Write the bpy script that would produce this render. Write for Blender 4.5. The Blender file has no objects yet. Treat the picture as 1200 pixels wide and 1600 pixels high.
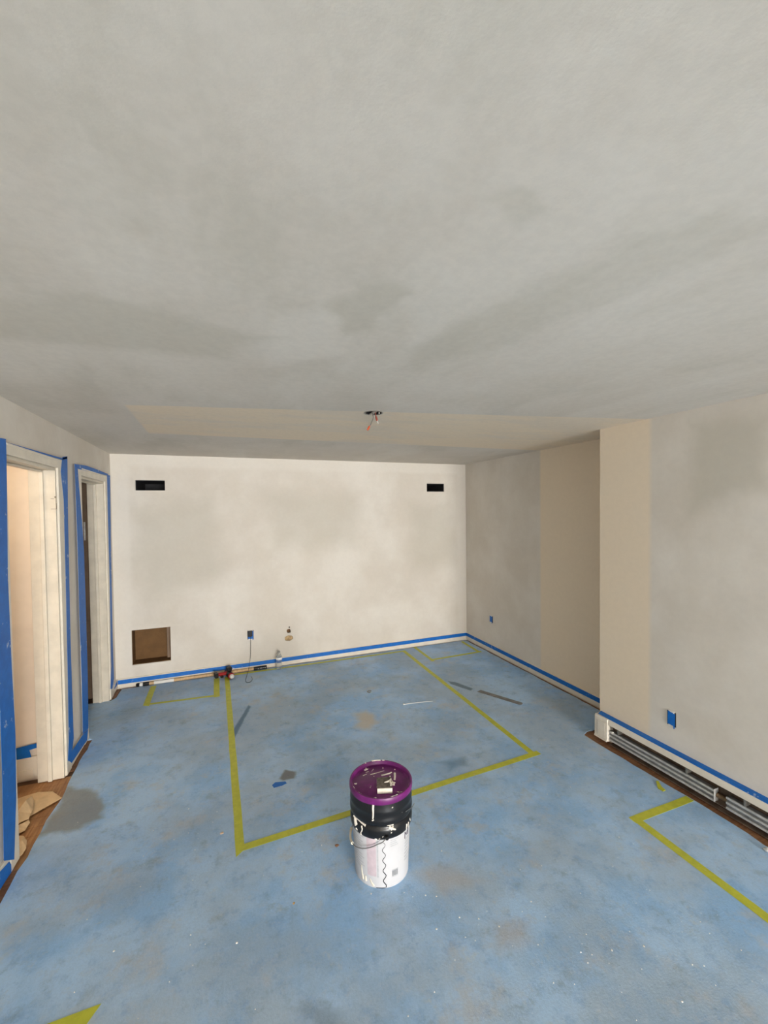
import bpy, bmesh, math, random
from mathutils import Vector, Matrix

random.seed(7)
scene = bpy.context.scene
col = scene.collection

# ------------------------------------------------------------------ camera
CAM_H = 1.8273
FPX, CX, CY = 662.51, 600.0, 812.92
RV = Vector((0.93260974, -0.36068084, -0.01218179))
UV = Vector((0.0201282, 0.01828339, 0.99963022))
FV = Vector((0.36032474, 0.93251008, -0.02431112))
cam_data = bpy.data.cameras.new('camera')
cam_data.sensor_fit = 'HORIZONTAL'
cam_data.sensor_width = 36.0
cam_data.lens = 36.0 * FPX / 1200.0
cam_data.shift_y = (CY - 800.0) / 1200.0
cam_data.clip_start = 0.05
cam = bpy.data.objects.new('camera', cam_data)
cam.matrix_world = Matrix(((RV.x, UV.x, -FV.x, 0), (RV.y, UV.y, -FV.y, 0), (RV.z, UV.z, -FV.z, CAM_H), (0, 0, 0, 1)))
col.objects.link(cam)
scene.camera = cam

# room (metres)
L, D, R1, R2, C, YE = -1.046, 5.093, 3.189, 2.800, 2.440, 2.510
YF = -8.0            # wall behind the camera
WT = 0.130           # thickness of the left partition

# ------------------------------------------------------------------ world, daylight, exposure
vs = scene.view_settings
vs.view_transform = 'Standard'
vs.look = 'None'
vs.gamma = 1.0
vs.exposure = 0.12
vs.use_curve_mapping = False
world = bpy.data.worlds.new('world')
scene.world = world
world.use_nodes = True
bg = world.node_tree.nodes['Background']
bg.inputs['Color'].default_value = (0.75, 0.86, 1.0, 1)
bg.inputs['Strength'].default_value = 1.2


def area_light(name, loc, direction, sx, sy, power, color):
    ld = bpy.data.lights.new(name, 'AREA')
    ld.shape = 'RECTANGLE'
    ld.size, ld.size_y = sx, sy
    ld.energy = power
    ld.color = color
    o = bpy.data.objects.new(name, ld)
    o.location = loc
    o.rotation_euler = Vector(direction).to_track_quat('-Z', 'Y').to_euler()
    col.objects.link(o)
    return o


# daylight entering through the glazing behind the camera
AX = -3.15                           # outer wall of the added, unseen side room
WIN_ADDED = (-0.35, 1.70, 0.30, 1.75)    # y0, y1, z0, z1 of the added window in the unseen side room
WIN_F = (0.1, 2.75, 0.08, 2.30)      # x0, x1, z0, z1 in the wall behind the camera
area_light('daylight_patio_door_offscreen', ((WIN_F[0] + WIN_F[1]) / 2, YF - 0.02, (WIN_F[2] + WIN_F[3]) / 2), (0, 1, 0),
           WIN_F[1] - WIN_F[0] - 0.1, WIN_F[3] - WIN_F[2] - 0.1, 820, (1.0, 0.965, 0.925))


# ------------------------------------------------------------------ helpers
def hit(px, py, ax, val):
    """pixel of the photograph -> point on the plane coordinate[ax] == val"""
    d = FV + RV * ((px - CX) / FPX) - UV * ((py - CY) / FPX)
    o = Vector((0, 0, CAM_H))
    return o + d * ((val - o[ax]) / d[ax])


def s2l(c):
    c = c / 255.0
    return c / 12.92 if c <= 0.04045 else ((c + 0.055) / 1.055) ** 2.4


def rgb(r, g, b):
    return (s2l(r), s2l(g), s2l(b), 1.0)


class NT:
    """small node helper"""
    def __init__(self, name):
        self.m = bpy.data.materials.new(name)
        self.m.use_nodes = True
        self.t = self.m.node_tree
        self.b = self.t.nodes['Principled BSDF']

    def n(self, kind, **kw):
        nd = self.t.nodes.new(kind)
        for k, v in kw.items():
            setattr(nd, k, v)
        return nd

    def l(self, a, b):
        self.t.links.new(a, b)

    def val(self, sock, v):
        if hasattr(v, 'node'):
            self.l(v, sock)
        else:
            sock.default_value = v

    def math(self, op, a, b=None, clamp=False):
        nd = self.n('ShaderNodeMath', operation=op)
        nd.use_clamp = clamp
        self.val(nd.inputs[0], a)
        if b is not None:
            self.val(nd.inputs[1], b)
        return nd.outputs[0]

    def coord(self, kind='Object'):
        return self.n('ShaderNodeTexCoord').outputs[kind]

    def plane(self, a, b):
        """(coord a, coord b, 1) of object space"""
        s = self.n('ShaderNodeSeparateXYZ')
        self.l(self.coord(), s.inputs[0])
        c = self.n('ShaderNodeCombineXYZ')
        self.l(s.outputs[a], c.inputs[0])
        self.l(s.outputs[b], c.inputs[1])
        c.inputs[2].default_value = 1.0
        return c.outputs[0]

    def warp(self, vec, scale, amp):
        nz = self.n('ShaderNodeTexNoise')
        nz.inputs['Scale'].default_value = scale
        nz.inputs['Detail'].default_value = 3
        self.l(vec, nz.inputs['Vector'])
        sub = self.n('ShaderNodeVectorMath', operation='SUBTRACT')
        self.l(nz.outputs['Color'], sub.inputs[0])
        sub.inputs[1].default_value = (0.5, 0.5, 0.5)
        mul = self.n('ShaderNodeVectorMath', operation='MULTIPLY')
        self.l(sub.outputs[0], mul.inputs[0])
        mul.inputs[1].default_value = (amp, amp, 0)
        add = self.n('ShaderNodeVectorMath', operation='ADD')
        self.l(vec, add.inputs[0])
        self.l(mul.outputs[0], add.inputs[1])
        return add.outputs[0]

    def noise(self, vec, scale, detail=3, rough=0.55, lo=0.0, hi=1.0, stretch=None, rot=0.0, off=(0, 0, 0)):
        if stretch or rot or any(off):
            mp = self.n('ShaderNodeMapping')
            self.l(vec, mp.inputs['Vector'])
            if stretch:
                mp.inputs['Scale'].default_value = stretch
            mp.inputs['Rotation'].default_value = (0, 0, rot)
            mp.inputs['Location'].default_value = off
            vec = mp.outputs[0]
        nz = self.n('ShaderNodeTexNoise')
        nz.inputs['Scale'].default_value = scale
        nz.inputs['Detail'].default_value = detail
        nz.inputs['Roughness'].default_value = rough
        self.l(vec, nz.inputs['Vector'])
        return self.ramp(nz.outputs['Fac'], lo, hi)

    def ramp(self, v, lo, hi):
        mr = self.n('ShaderNodeMapRange')
        mr.interpolation_type = 'SMOOTHSTEP'
        self.val(mr.inputs['Value'], v)
        mr.inputs['From Min'].default_value = lo
        mr.inputs['From Max'].default_value = hi
        return mr.outputs[0]

    def poly(self, vec, pts, soft):
        """soft mask of a convex polygon in the plane of vec"""
        cx = sum(p[0] for p in pts) / len(pts)
        cy = sum(p[1] for p in pts) / len(pts)
        cur = None
        for i in range(len(pts)):
            a, b = pts[i], pts[(i + 1) % len(pts)]
            nx, ny = b[1] - a[1], a[0] - b[0]
            ln = math.hypot(nx, ny)
            if ln < 1e-6:
                continue
            nx, ny = nx / ln, ny / ln
            d = -(nx * a[0] + ny * a[1])
            if nx * cx + ny * cy + d > 0:
                nx, ny, d = -nx, -ny, -d
            dt = self.n('ShaderNodeVectorMath', operation='DOT_PRODUCT')
            self.l(vec, dt.inputs[0])
            dt.inputs[1].default_value = (nx, ny, d)
            cur = dt.outputs['Value'] if cur is None else self.math('MAXIMUM', cur, dt.outputs['Value'])
        return self.ramp(cur, soft, -soft)

    def mix(self, a, b, f, mode='MIX'):
        nd = self.n('ShaderNodeMix', data_type='RGBA', blend_type=mode)
        self.val(nd.inputs['Factor'], f)
        self.val(nd.inputs['A'], a)
        self.val(nd.inputs['B'], b)
        return nd.outputs['Result']

    def bump(self, h, strength, dist=0.005):
        nd = self.n('ShaderNodeBump')
        nd.inputs['Strength'].default_value = strength
        nd.inputs['Distance'].default_value = dist
        self.l(h, nd.inputs['Height'])
        self.l(nd.outputs[0], self.b.inputs['Normal'])

    def done(self, color, rough=0.7, metal=0.0, spec=0.4):
        self.val(self.b.inputs['Base Color'], color)
        self.val(self.b.inputs['Roughness'], rough)
        self.b.inputs['Metallic'].default_value = metal
        self.b.inputs['Specular IOR Level'].default_value = spec
        return self.m


def simple(name, color, rough=0.6, metal=0.0, spec=0.4, var=0.12, scale=25.0, bump=0.0):
    t = NT(name)
    v = t.coord()
    n = t.noise(v, scale, 4, 0.6, 0.3, 0.7)
    dark = (color[0] * (1 - var), color[1] * (1 - var), color[2] * (1 - var), 1)
    lite = (min(1, color[0] * (1 + var)), min(1, color[1] * (1 + var)), min(1, color[2] * (1 + var)), 1)
    c = t.mix(dark, lite, n)
    if bump:
        t.bump(n, bump, 0.003)
    return t.done(c, rough, metal, spec)


class MB:
    def __init__(self):
        self.v, self.f = [], []

    def add(self, vs, fs):
        o = len(self.v)
        self.v += [tuple(v) for v in vs]
        self.f += [tuple(i + o for i in f) for f in fs]
        return self

    def box(self, lo, hi):
        x0, y0, z0 = lo
        x1, y1, z1 = hi
        return self.add([(x0, y0, z0), (x1, y0, z0), (x1, y1, z0), (x0, y1, z0), (x0, y0, z1), (x1, y0, z1), (x1, y1, z1), (x0, y1, z1)],
                        [(0, 3, 2, 1), (4, 5, 6, 7), (0, 1, 5, 4), (1, 2, 6, 5), (2, 3, 7, 6), (3, 0, 4, 7)])

    def prism(self, pts, off):
        """planar polygon (3-D points) swept by the vector off"""
        n = len(pts)
        off = Vector(off)
        a = [Vector(p) for p in pts]
        nrm = Vector((0, 0, 0))
        for i in range(n):
            nrm += a[i].cross(a[(i + 1) % n])
        if nrm.dot(off) > 0:
            a.reverse()
        vs = a + [p + off for p in a]
        fs = [tuple(range(n)), tuple(reversed(range(n, 2 * n)))]
        fs[0] = tuple(range(n))
        for i in range(n):
            j = (i + 1) % n
            fs.append((i, n + i, n + j, j))
        return self.add(vs, fs)

    def tube(self, path, r, seg=8, cap=True):
        path = [Vector(p) for p in path]
        rs = r if isinstance(r, (list, tuple)) else [r] * len(path)
        rings = []
        up = Vector((0.31, 0.22, 0.93))
        for i, p in enumerate(path):
            t = (path[min(i + 1, len(path) - 1)] - path[max(i - 1, 0)]).normalized()
            s = t.cross(up)
            if s.length < 1e-3:
                s = t.cross(Vector((1, 0, 0)))
            s.normalize()
            w = s.cross(t)
            rings.append([p + (s * math.cos(k * 2 * math.pi / seg) + w * math.sin(k * 2 * math.pi / seg)) * rs[i] for k in range(seg)])
        vs = [q for rg in rings for q in rg]
        fs = []
        for i in range(len(path) - 1):
            for k in range(seg):
                k2 = (k + 1) % seg
                fs.append((i * seg + k, i * seg + k2, (i + 1) * seg + k2, (i + 1) * seg + k))
        if cap:
            fs.append(tuple(reversed(range(seg))))
            fs.append(tuple(range((len(path) - 1) * seg, len(path) * seg)))
        return self.add(vs, fs)

    def lathe(self, prof, seg=48, close=True):
        """profile of (radius, z) bottom to top"""
        vs, fs = [], []
        for r, z in prof:
            for k in range(seg):
                a = 2 * math.pi * k / seg
                vs.append((r * math.cos(a), r * math.sin(a), z))
        for i in range(len(prof) - 1):
            for k in range(seg):
                k2 = (k + 1) % seg
                fs.append((i * seg + k, i * seg + k2, (i + 1) * seg + k2, (i + 1) * seg + k))
        if close:
            fs.append(tuple(reversed(range(seg))))
            fs.append(tuple(range((len(prof) - 1) * seg, len(prof) * seg)))
        return self.add(vs, fs)

    def build(self, name, mat, parent=None, smooth=False, bevel=0.0):
        me = bpy.data.meshes.new(name)
        me.from_pydata(self.v, [], self.f)
        me.update()
        bm = bmesh.new()
        bm.from_mesh(me)
        bmesh.ops.recalc_face_normals(bm, faces=bm.faces)
        bm.to_mesh(me)
        bm.free()
        if smooth:
            for p in me.polygons:
                p.use_smooth = True
        me.materials.append(mat)
        o = bpy.data.objects.new(name, me)
        col.objects.link(o)
        if parent:
            o.parent = parent
        if bevel:
            md = o.modifiers.new('bevel', 'BEVEL')
            md.width = bevel
            md.segments = 2
            md.limit_method = 'ANGLE'
        if smooth:
            md = o.modifiers.new('edge_split', 'EDGE_SPLIT')
            md.split_angle = math.radians(40)
        return o


def tag(o, label=None, cat=None, group=None, kind=None):
    if label:
        o['label'] = label
    if cat:
        o['category'] = cat
    if group:
        o['group'] = group
    if kind:
        o['kind'] = kind
    return o


def empty(name, loc=(0, 0, 0), rz=0.0):
    o = bpy.data.objects.new(name, None)
    o.location = loc
    o.rotation_euler = (0, 0, rz)
    o.empty_display_size = 0.05
    col.objects.link(o)
    return o


def struct(o, label, cat):
    return tag(o, label, cat, kind='structure')


def wall_panel(axis, face, back, u0, u1, v0, v1, holes):
    """slab normal to axis (0 or 1), from coordinate face to back, u along the other horizontal axis, v up; rectangular holes"""
    us = sorted({u0, u1, *[h[0] for h in holes], *[h[1] for h in holes]})
    vs_ = sorted({v0, v1, *[h[2] for h in holes], *[h[3] for h in holes]})
    us = [u for u in us if u0 <= u <= u1]
    vs_ = [v for v in vs_ if v0 <= v <= v1]

    def solid(i, j):
        if i < 0 or j < 0 or i >= len(us) - 1 or j >= len(vs_) - 1:
            return False
        uc, vc = (us[i] + us[i + 1]) / 2, (vs_[j] + vs_[j + 1]) / 2
        return not any(h[0] < uc < h[1] and h[2] < vc < h[3] for h in holes)

    def P(w, u, v):
        return (w, u, v) if axis == 0 else (u, w, v)
    idx = {}
    mb = MB()

    def vid(w, i, j):
        k = (w, i, j)
        if k not in idx:
            idx[k] = len(mb.v)
            mb.v.append(P(face if w == 0 else back, us[i], vs_[j]))
        return idx[k]
    for i in range(len(us) - 1):
        for j in range(len(vs_) - 1):
            if not solid(i, j):
                continue
            for w in (0, 1):
                mb.f.append((vid(w, i, j), vid(w, i + 1, j), vid(w, i + 1, j + 1), vid(w, i, j + 1)))
            for (di, dj, a, b) in ((-1, 0, (i, j), (i, j + 1)), (1, 0, (i + 1, j), (i + 1, j + 1)), (0, -1, (i, j), (i + 1, j)), (0, 1, (i, j + 1), (i + 1, j + 1))):
                if not solid(i + di, j + dj):
                    mb.f.append((vid(0, *a), vid(0, *b), vid(1, *b), vid(1, *a)))
    return mb


# ------------------------------------------------------------------ materials of the shell
def wall_mat(name, a, b, base, lite, warm, polys, warm_polys, edge=None, k=0.0):
    t = NT(name)
    v = t.plane(a, b)
    w = t.warp(v, 2.2, 0.22)
    fine = t.warp(w, 9.0, 0.05)
    c = base
    c = t.mix(c, lite, t.noise(v, 1.7, 4, 0.55, 0.34, 0.68, off=(k, k, 0)))
    c = t.mix(c, warm, t.math('MULTIPLY', t.noise(v, 2.3, 4, 0.55, 0.42, 0.70, stretch=(1, 0.6, 1), off=(k + 3, 1, 0)), 0.7))
    for pts, colr, fac, soft in polys:
        c = t.mix(c, colr, t.math('MULTIPLY', t.poly(fine, pts, soft), fac))
    if edge:
        u0, u1, v0, v1, colr, fac = edge
        m = t.poly(t.warp(v, 4.0, 0.05), [(u0, v0), (u1, v0), (u1, v1), (u0, v1)], 0.03)
        m = t.math('SUBTRACT', 1.0, m)
        c = t.mix(c, colr, t.math('MULTIPLY', m, fac))
    for pts, colr, fac, soft in warm_polys:
        c = t.mix(c, colr, t.math('MULTIPLY', t.poly(v, pts, soft), fac))
    c = t.mix(c, (1.025, 1.025, 1.025, 1), t.noise(v, 26, 4, 0.7, 0.35, 0.65), 'MULTIPLY')
    t.bump(t.noise(v, 130, 3, 0.6), 0.12, 0.002)
    return t.done(c, 0.75, 0, 0.3)


def on(axis, val, pts):
    """photo pixels -> 2-D points on a wall, floor or ceiling plane"""
    out = []
    for p in pts:
        h = hit(p[0], p[1], axis, val)
        out.append({0: (h.y, h.z), 1: (h.x, h.z), 2: (h.x, h.y)}[axis])
    return out


PLASTER = rgb(213, 205, 193)
PLASTER_LITE = rgb(225, 219, 209)
PLASTER_WARM = rgb(212, 204, 191)
PLASTER_DARK = rgb(196, 190, 176)
BEIGE = rgb(232, 216, 192)

m_wall_back = wall_mat('skim_coated_plaster_back', 0, 2, PLASTER, PLASTER_LITE, PLASTER_WARM,
    [(on(1, D, [(215, 790), (330, 780), (350, 900), (240, 940), (200, 880)]), PLASTER_DARK, 0.6, 0.16),
     (on(1, D, [(420, 770), (560, 775), (560, 850), (430, 860)]), PLASTER_DARK, 0.5, 0.16),
     (on(1, D, [(640, 790), (700, 790), (715, 880), (650, 890)]), PLASTER_DARK, 0.6, 0.16)],
    [], edge=(L + 0.16, R1 - 0.13, -0.5, C - 0.13, PLASTER_LITE, 0.6), k=1.0)
m_wall_right = wall_mat('skim_coated_plaster_right', 1, 2, PLASTER, PLASTER_LITE, PLASTER_WARM,
    [],
    [([(2.4, -0.2), (3.62, -0.2), (3.62, 2.6), (2.4, 2.6)], BEIGE, 0.95, 0.02)], k=4.0)
m_wall_chase = wall_mat('skim_coated_plaster_chase', 1, 2, PLASTER, PLASTER_LITE, PLASTER_WARM,
    [(on(0, R2, [(1080, 660), (1195, 660), (1195, 760), (1080, 800)]), PLASTER_DARK, 0.8, 0.10)],
    [([(2.09, -0.2), (2.7, -0.2), (2.7, 2.6), (2.09, 2.6)], BEIGE, 0.95, 0.025)], k=7.0)
m_wall_left = wall_mat('skim_coated_plaster_left', 1, 2, PLASTER, PLASTER_LITE, PLASTER_WARM, [], [], k=2.0)
m_hall = simple('warm_cream_paint', rgb(236, 222, 204), 0.6, var=0.05, scale=4)
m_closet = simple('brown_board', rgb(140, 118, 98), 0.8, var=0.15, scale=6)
m_trim = simple('white_gloss_paint', rgb(226, 218, 202), 0.35, var=0.05, scale=12)
m_jamb = simple('aged_white_paint', rgb(214, 205, 188), 0.4, var=0.07, scale=9)
m_tape = None


def ceiling_mat():
    t = NT('skim_coated_ceiling')
    v = t.plane(0, 1)
    w = t.warp(v, 2.0, 0.25)
    fine = t.warp(w, 8.0, 0.06)
    base, lite, dark = PLASTER, PLASTER_LITE, PLASTER_DARK
    c = base
    c = t.mix(c, lite, t.math('MULTIPLY', t.noise(v, 1.5, 4, 0.55, 0.38, 0.64, off=(2, 5, 0)), 0.38))
    c = t.mix(c, dark, t.math('MULTIPLY', t.noise(v, 1.9, 5, 0.6, 0.46, 0.70, off=(7, 1, 0)), 0.35))
    # roller and trowel streaks
    c = t.mix(c, dark, t.math('MULTIPLY', t.noise(v, 3.2, 5, 0.6, 0.50, 0.68, stretch=(1.0, 0.35, 1), rot=0.5), 0.4))
    c = t.mix(c, lite, t.math('MULTIPLY', t.noise(v, 2.6, 5, 0.6, 0.48, 0.68, stretch=(1.0, 0.3, 1), rot=-0.25, off=(3, 3, 0)), 0.45))
    P = lambda *q: on(2, C, q)
    for pts, colr, fac, soft in [
        (P((60, 200), (130, 240), (195, 300), (235, 400), (245, 445), (150, 425), (80, 330)), lite, 0.30, 0.025),
        (P((470, 150), (590, 120), (720, 200), (680, 300), (520, 340), (455, 260)), lite, 0.25, 0.035),
        (P((620, 450), (800, 260), (980, 240), (1000, 310), (820, 440), (650, 560)), lite, 0.35, 0.04),
        (P((400, 490), (510, 480), (540, 550), (420, 575)), lite, 0.6, 0.05),
        (P((500, 480), (600, 440), (640, 460), (570, 515), (530, 520)), dark, 0.6, 0.03),
        (P((640, 545), (860, 420), (1100, 330), (1180, 360), (850, 520), (660, 580)), dark, 0.35, 0.04),
        (P((0, 470), (120, 460), (430, 530), (350, 560), (0, 530)), dark, 0.55, 0.06),
        (P((740, 330), (800, 315), (820, 340), (770, 365)), dark, 0.4, 0.015),
    ]:
        c = t.mix(c, colr, t.math('MULTIPLY', t.poly(fine, pts, soft), fac))
    # patch of the former beam, cream coloured
    strip = t.poly(v, [(-0.49, 2.78), (2.8, 2.12), (3.4, 2.05), (3.4, 3.62), (-0.50, 3.71)], 0.012)
    fade = t.ramp(t.noise(v, 2.5, 5, 0.65, 0.0, 1.0, stretch=(0.35, 1.2, 1), rot=0.3), 0.62, 0.40)
    keep = t.math('ADD', 0.55, t.math('MULTIPLY', fade, 0.4))
    c = t.mix(c, BEIGE, t.math('MULTIPLY', strip, keep))
    c = t.mix(c, (1.05, 1.05, 1.05, 1), t.noise(v, 30, 4, 0.7, 0.35, 0.65), 'MULTIPLY')
    t.bump(t.noise(v, 140, 3, 0.6), 0.10, 0.002)
    return t.done(c, 0.8, 0, 0.25)


def floor_mat():
    t = NT('worn_blue_floor_paint')
    v = t.plane(0, 1)
    w = t.warp(v, 3.0, 0.2)
    fine = t.warp(w, 14.0, 0.05)
    blue, deep, grey, tan = rgb(172, 205, 238), rgb(146, 188, 230), rgb(162, 172, 178), rgb(188, 186, 184)
    c = t.mix(blue, deep, t.noise(v, 2.4, 4, 0.6, 0.42, 0.64))
    # trodden plaster dust
    dust = t.noise(v, 1.3, 5, 0.62, 0.38, 0.62, off=(4, 2, 0))
    c = t.mix(c, grey, t.math('MULTIPLY', dust, 0.55))
    c = t.mix(c, tan, t.math('MULTIPLY', t.noise(v, 4.5, 6, 0.7, 0.52, 0.70, off=(1, 8, 0)), 0.5))
    c = t.mix(c, rgb(118, 134, 150), t.math('MULTIPLY', t.noise(v, 7.0, 6, 0.75, 0.52, 0.72, off=(9, 3, 0)), 0.5))
    c = t.mix(c, rgb(110, 150, 198), t.math('MULTIPLY', t.noise(v, 13.0, 6, 0.75, 0.50, 0.66, off=(6, 1, 0)), 0.35))
    c = t.mix(c, rgb(180, 194, 210), t.math('MULTIPLY', t.noise(v, 17.0, 6, 0.75, 0.52, 0.68, off=(2, 9, 0)), 0.4))
    c = t.mix(c, rgb(190, 196, 198), t.math('MULTIPLY', t.noise(v, 7.0, 5, 0.7, 0.60, 0.74, off=(5, 5, 0)), 0.55))
    tight = t.warp(v, 20.0, 0.02)
    P = lambda *q: on(2, 0, q)
    for pts, colr, fac, soft in [
        (P((62, 1305), (100, 1232), (140, 1232), (165, 1255), (155, 1280), (110, 1305)), rgb(132, 130, 118), 0.75, 0.03),
        (P((436, 1217), (446, 1203), (462, 1206), (460, 1216), (442, 1219)), rgb(108, 106, 102), 0.85, 0.012),
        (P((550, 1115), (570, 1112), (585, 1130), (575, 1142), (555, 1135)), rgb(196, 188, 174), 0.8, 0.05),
        (P((690, 1190), (725, 1184), (730, 1196), (700, 1202)), rgb(84, 116, 150), 0.6, 0.04),
        (P((388, 1102), (392, 1104), (365, 1156), (361, 1146)), rgb(82, 112, 140), 0.85, 0.010),
        (P((700, 1064), (712, 1066), (739, 1076), (735, 1079), (705, 1069)), rgb(96, 116, 132), 0.9, 0.012),
        (P((780, 1445), (830, 1440), (840, 1470), (790, 1485)), rgb(180, 168, 156), 0.45, 0.05),
        (P((640, 1370), (700, 1350), (760, 1370), (690, 1400)), rgb(180, 172, 164), 0.5, 0.05),
        (P((480, 1560), (540, 1560), (560, 1600), (500, 1600)), rgb(96, 110, 124), 0.4, 0.03),
    ]:
        c = t.mix(c, colr, t.math('MULTIPLY', t.poly(fine if soft > 0.025 else tight, pts, soft), fac))
    speck = t.noise(v, 60, 3, 0.7, 0.70, 0.76)
    c = t.mix(c, rgb(206, 206, 202), t.math('MULTIPLY', speck, 0.6))
    speck2 = t.noise(v, 48, 3, 0.7, 0.70, 0.76, off=(11, 7, 0))
    c = t.mix(c, rgb(84, 92, 98), t.math('MULTIPLY', speck2, 0.5))
    g = t.noise(v, 90, 4, 0.75, 0.3, 0.7)
    c = t.mix(c, (1.10, 1.10, 1.10, 1), g, 'MULTIPLY')
    t.bump(t.math('ADD', g, t.math('MULTIPLY', t.noise(v, 220, 3, 0.7), 0.8)), 0.25, 0.002)
    return t.done(c, t.math('ADD', 0.48, t.math('MULTIPLY', dust, 0.2)), 0, 0.35)


def wood_mat(name, c1, c2, rot=0.0, rough=0.55):
    t = NT(name)
    v = t.coord()
    n = t.noise(v, 6, 5, 0.6, 0.3, 0.7, stretch=(1, 12, 4) if not rot else (12, 1, 4))
    n2 = t.noise(v, 3, 3, 0.6, 0.4, 0.6, off=(4, 4, 4))
    c = t.mix(c1, c2, n)
    c = t.mix(c, (c1[0] * 0.6, c1[1] * 0.6, c1[2] * 0.6, 1), t.math('MULTIPLY', n2, 0.5))
    return t.done(c, rough, 0, 0.4)


m_ceiling = ceiling_mat()
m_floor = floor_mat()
m_board = wood_mat('worn_oak_board', rgb(150, 104, 66), rgb(188, 142, 94), 1)
m_board_y = wood_mat('worn_brown_board', rgb(122, 84, 58), rgb(150, 108, 76), 0)
m_sub = wood_mat('dark_subfloor', rgb(96, 70, 52), rgb(120, 88, 64), 0)

# ------------------------------------------------------------------ shell: floor
sub = struct(MB().box((L - 2.4, YF - 0.2, -0.08), (R1 + 0.2, D + 0.2, -0.012)).build('subfloor', m_sub), 'dark brown wooden subfloor along the walls', 'floor')
edge = []
rag = lambda a: random.uniform(-a, a)


def ragged(p, q, step=0.08, a=0.006):
    p, q = Vector((p[0], p[1])), Vector((q[0], q[1]))
    n = max(1, int((q - p).length / step))
    nn = Vector(((q - p).y, -(q - p).x)).normalized()
    for i in range(n):
        s = p.lerp(q, i / n) + (nn * rag(a) if i else Vector((0, 0)))
        edge.append((s.x, s.y))


outline = [(2.70, YF), (2.692, 1.2), (2.712, 1.6), (2.700, 2.05), (2.694, 2.57), (2.76, 2.60), (R1 - 0.032, 2.62), (R1 - 0.030, D - 0.022),
           (1.0, D - 0.024), (-0.985, D - 0.035), (-0.995, 4.84), (-1.03, 4.785), (-1.22, 4.79), (-1.24, 4.03), (-0.998, 4.02), (-1.0, 3.62),
           (-1.0, 3.50), (-0.985, 3.25), (-1.005, 3.05), (-1.0, 2.85), (-1.0, 2.4), (-1.0, YF)]
for i in range(len(outline) - 1):
    ragged(outline[i], outline[i + 1])
edge.append(outline[-1])
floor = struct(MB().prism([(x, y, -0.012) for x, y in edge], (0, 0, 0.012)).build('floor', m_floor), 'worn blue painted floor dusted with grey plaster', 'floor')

# exposed boards along the heater, by the left wall and in the doorway
for x0, x1, ys in ((2.655, 2.72, (0.4, 1.02, 1.63, 2.2, 2.6)), (2.722, 2.80, (0.2, 1.35, 2.02, 2.6))):
    for a, b in zip(ys[:-1], ys[1:]):
        MB().box((x0, a + 0.0015, -0.014), (x1, b - 0.0015, -0.004 + rag(0.001))).build('plank', m_board_y, sub, bevel=0.001)
y = 2.69
while y < 3.52:
    MB().box((-2.5, y + 0.001, -0.014), (-0.955, min(y + 0.083, 3.60) - 0.001, -0.0045 + rag(0.0008))).build('plank', m_board, sub, bevel=0.001)
    y += 0.083
for a, b in ((3.59, 4.02), (4.84, 5.08)):
    MB().box((L + 0.005, a, -0.014), (L + 0.045, b, -0.004)).build('plank', m_board_y, sub, bevel=0.001)
for a, b in ((2.65, 3.9), (3.903, 5.07)):
    MB().box((R1 - 0.05, a, -0.014), (R1 - 0.01, b, -0.004)).build('plank', m_board_y, sub, bevel=0.001)
MB().box((L + 0.06, D - 0.05, -0.014), (R1 - 0.06, D - 0.01, -0.004)).build('plank', m_board, sub, bevel=0.001)
MB().box((L + 0.005, 1.4, -0.014), (L + 0.06, 2.688, -0.004)).build('plank', m_board_y, sub, bevel=0.001)

# ------------------------------------------------------------------ shell: ceiling and walls
LX, LY = 0.915, 2.530        # ceiling light box
ceil = struct(wall_panel(1, 0, 0, 0, 1, 0, 1, []).build('ceiling', m_ceiling), 'patchy skim-coated ceiling with a cream strip', 'ceiling')
bm = bmesh.new()
ring = [bm.verts.new((LX + 0.058 * math.cos(k * math.pi / 12), LY + 0.058 * math.sin(k * math.pi / 12), C)) for k in range(24)]
X0, X1 = L - 2.4, R1 + 0.2
outer = [bm.verts.new(q) for q in ((X1, LY, C), (X1, D + 0.2, C), (LX, D + 0.2, C), (X0, D + 0.2, C), (X0, LY, C), (X0, YF - 0.2, C), (LX, YF - 0.2, C), (X1, YF - 0.2, C))]
for k in range(8):
    a, b = outer[k], outer[(k + 1) % 8]
    bm.faces.new([a, b] + [ring[(3 * (k + 1) - i) % 24] for i in range(4)])
top = bm.faces.new([bm.verts.new((q.co.x, q.co.y, C + 0.16)) for q in (outer[7], outer[1], outer[3], outer[5])])
for q0, q1 in ((outer[7], outer[1]), (outer[1], outer[3]), (outer[3], outer[5]), (outer[5], outer[7])):
    bm.faces.new([bm.verts.new(q0.co), bm.verts.new(q1.co), bm.verts.new((q1.co.x, q1.co.y, C + 0.16)), bm.verts.new((q0.co.x, q0.co.y, C + 0.16))])
bmesh.ops.remove_doubles(bm, verts=bm.verts, dist=1e-5)
bmesh.ops.recalc_face_normals(bm, faces=bm.faces)
me = bpy.data.meshes.new('ceiling')
bm.to_mesh(me)
bm.free()
me.materials.append(m_ceiling)
ceil.data = me

VENTS = [(-0.822, -0.545, 2.064, 2.172), (2.588, 2.850, 2.066, 2.174)]
RET = (-0.893, -0.527, 0.224, 0.592)
HOLE = [(0.665, 0.800, 0.255, 0.470)]
OUT_B = (0.270, 0.331, 0.352, 0.460)
wb = struct(wall_panel(1, D, D + 0.11, L - 0.2, R1 + 0.2, -0.02, C, VENTS + [RET] + HOLE).build('wall_back', m_wall_back), 'patchy grey skim-coated back wall with duct openings', 'wall')

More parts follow.
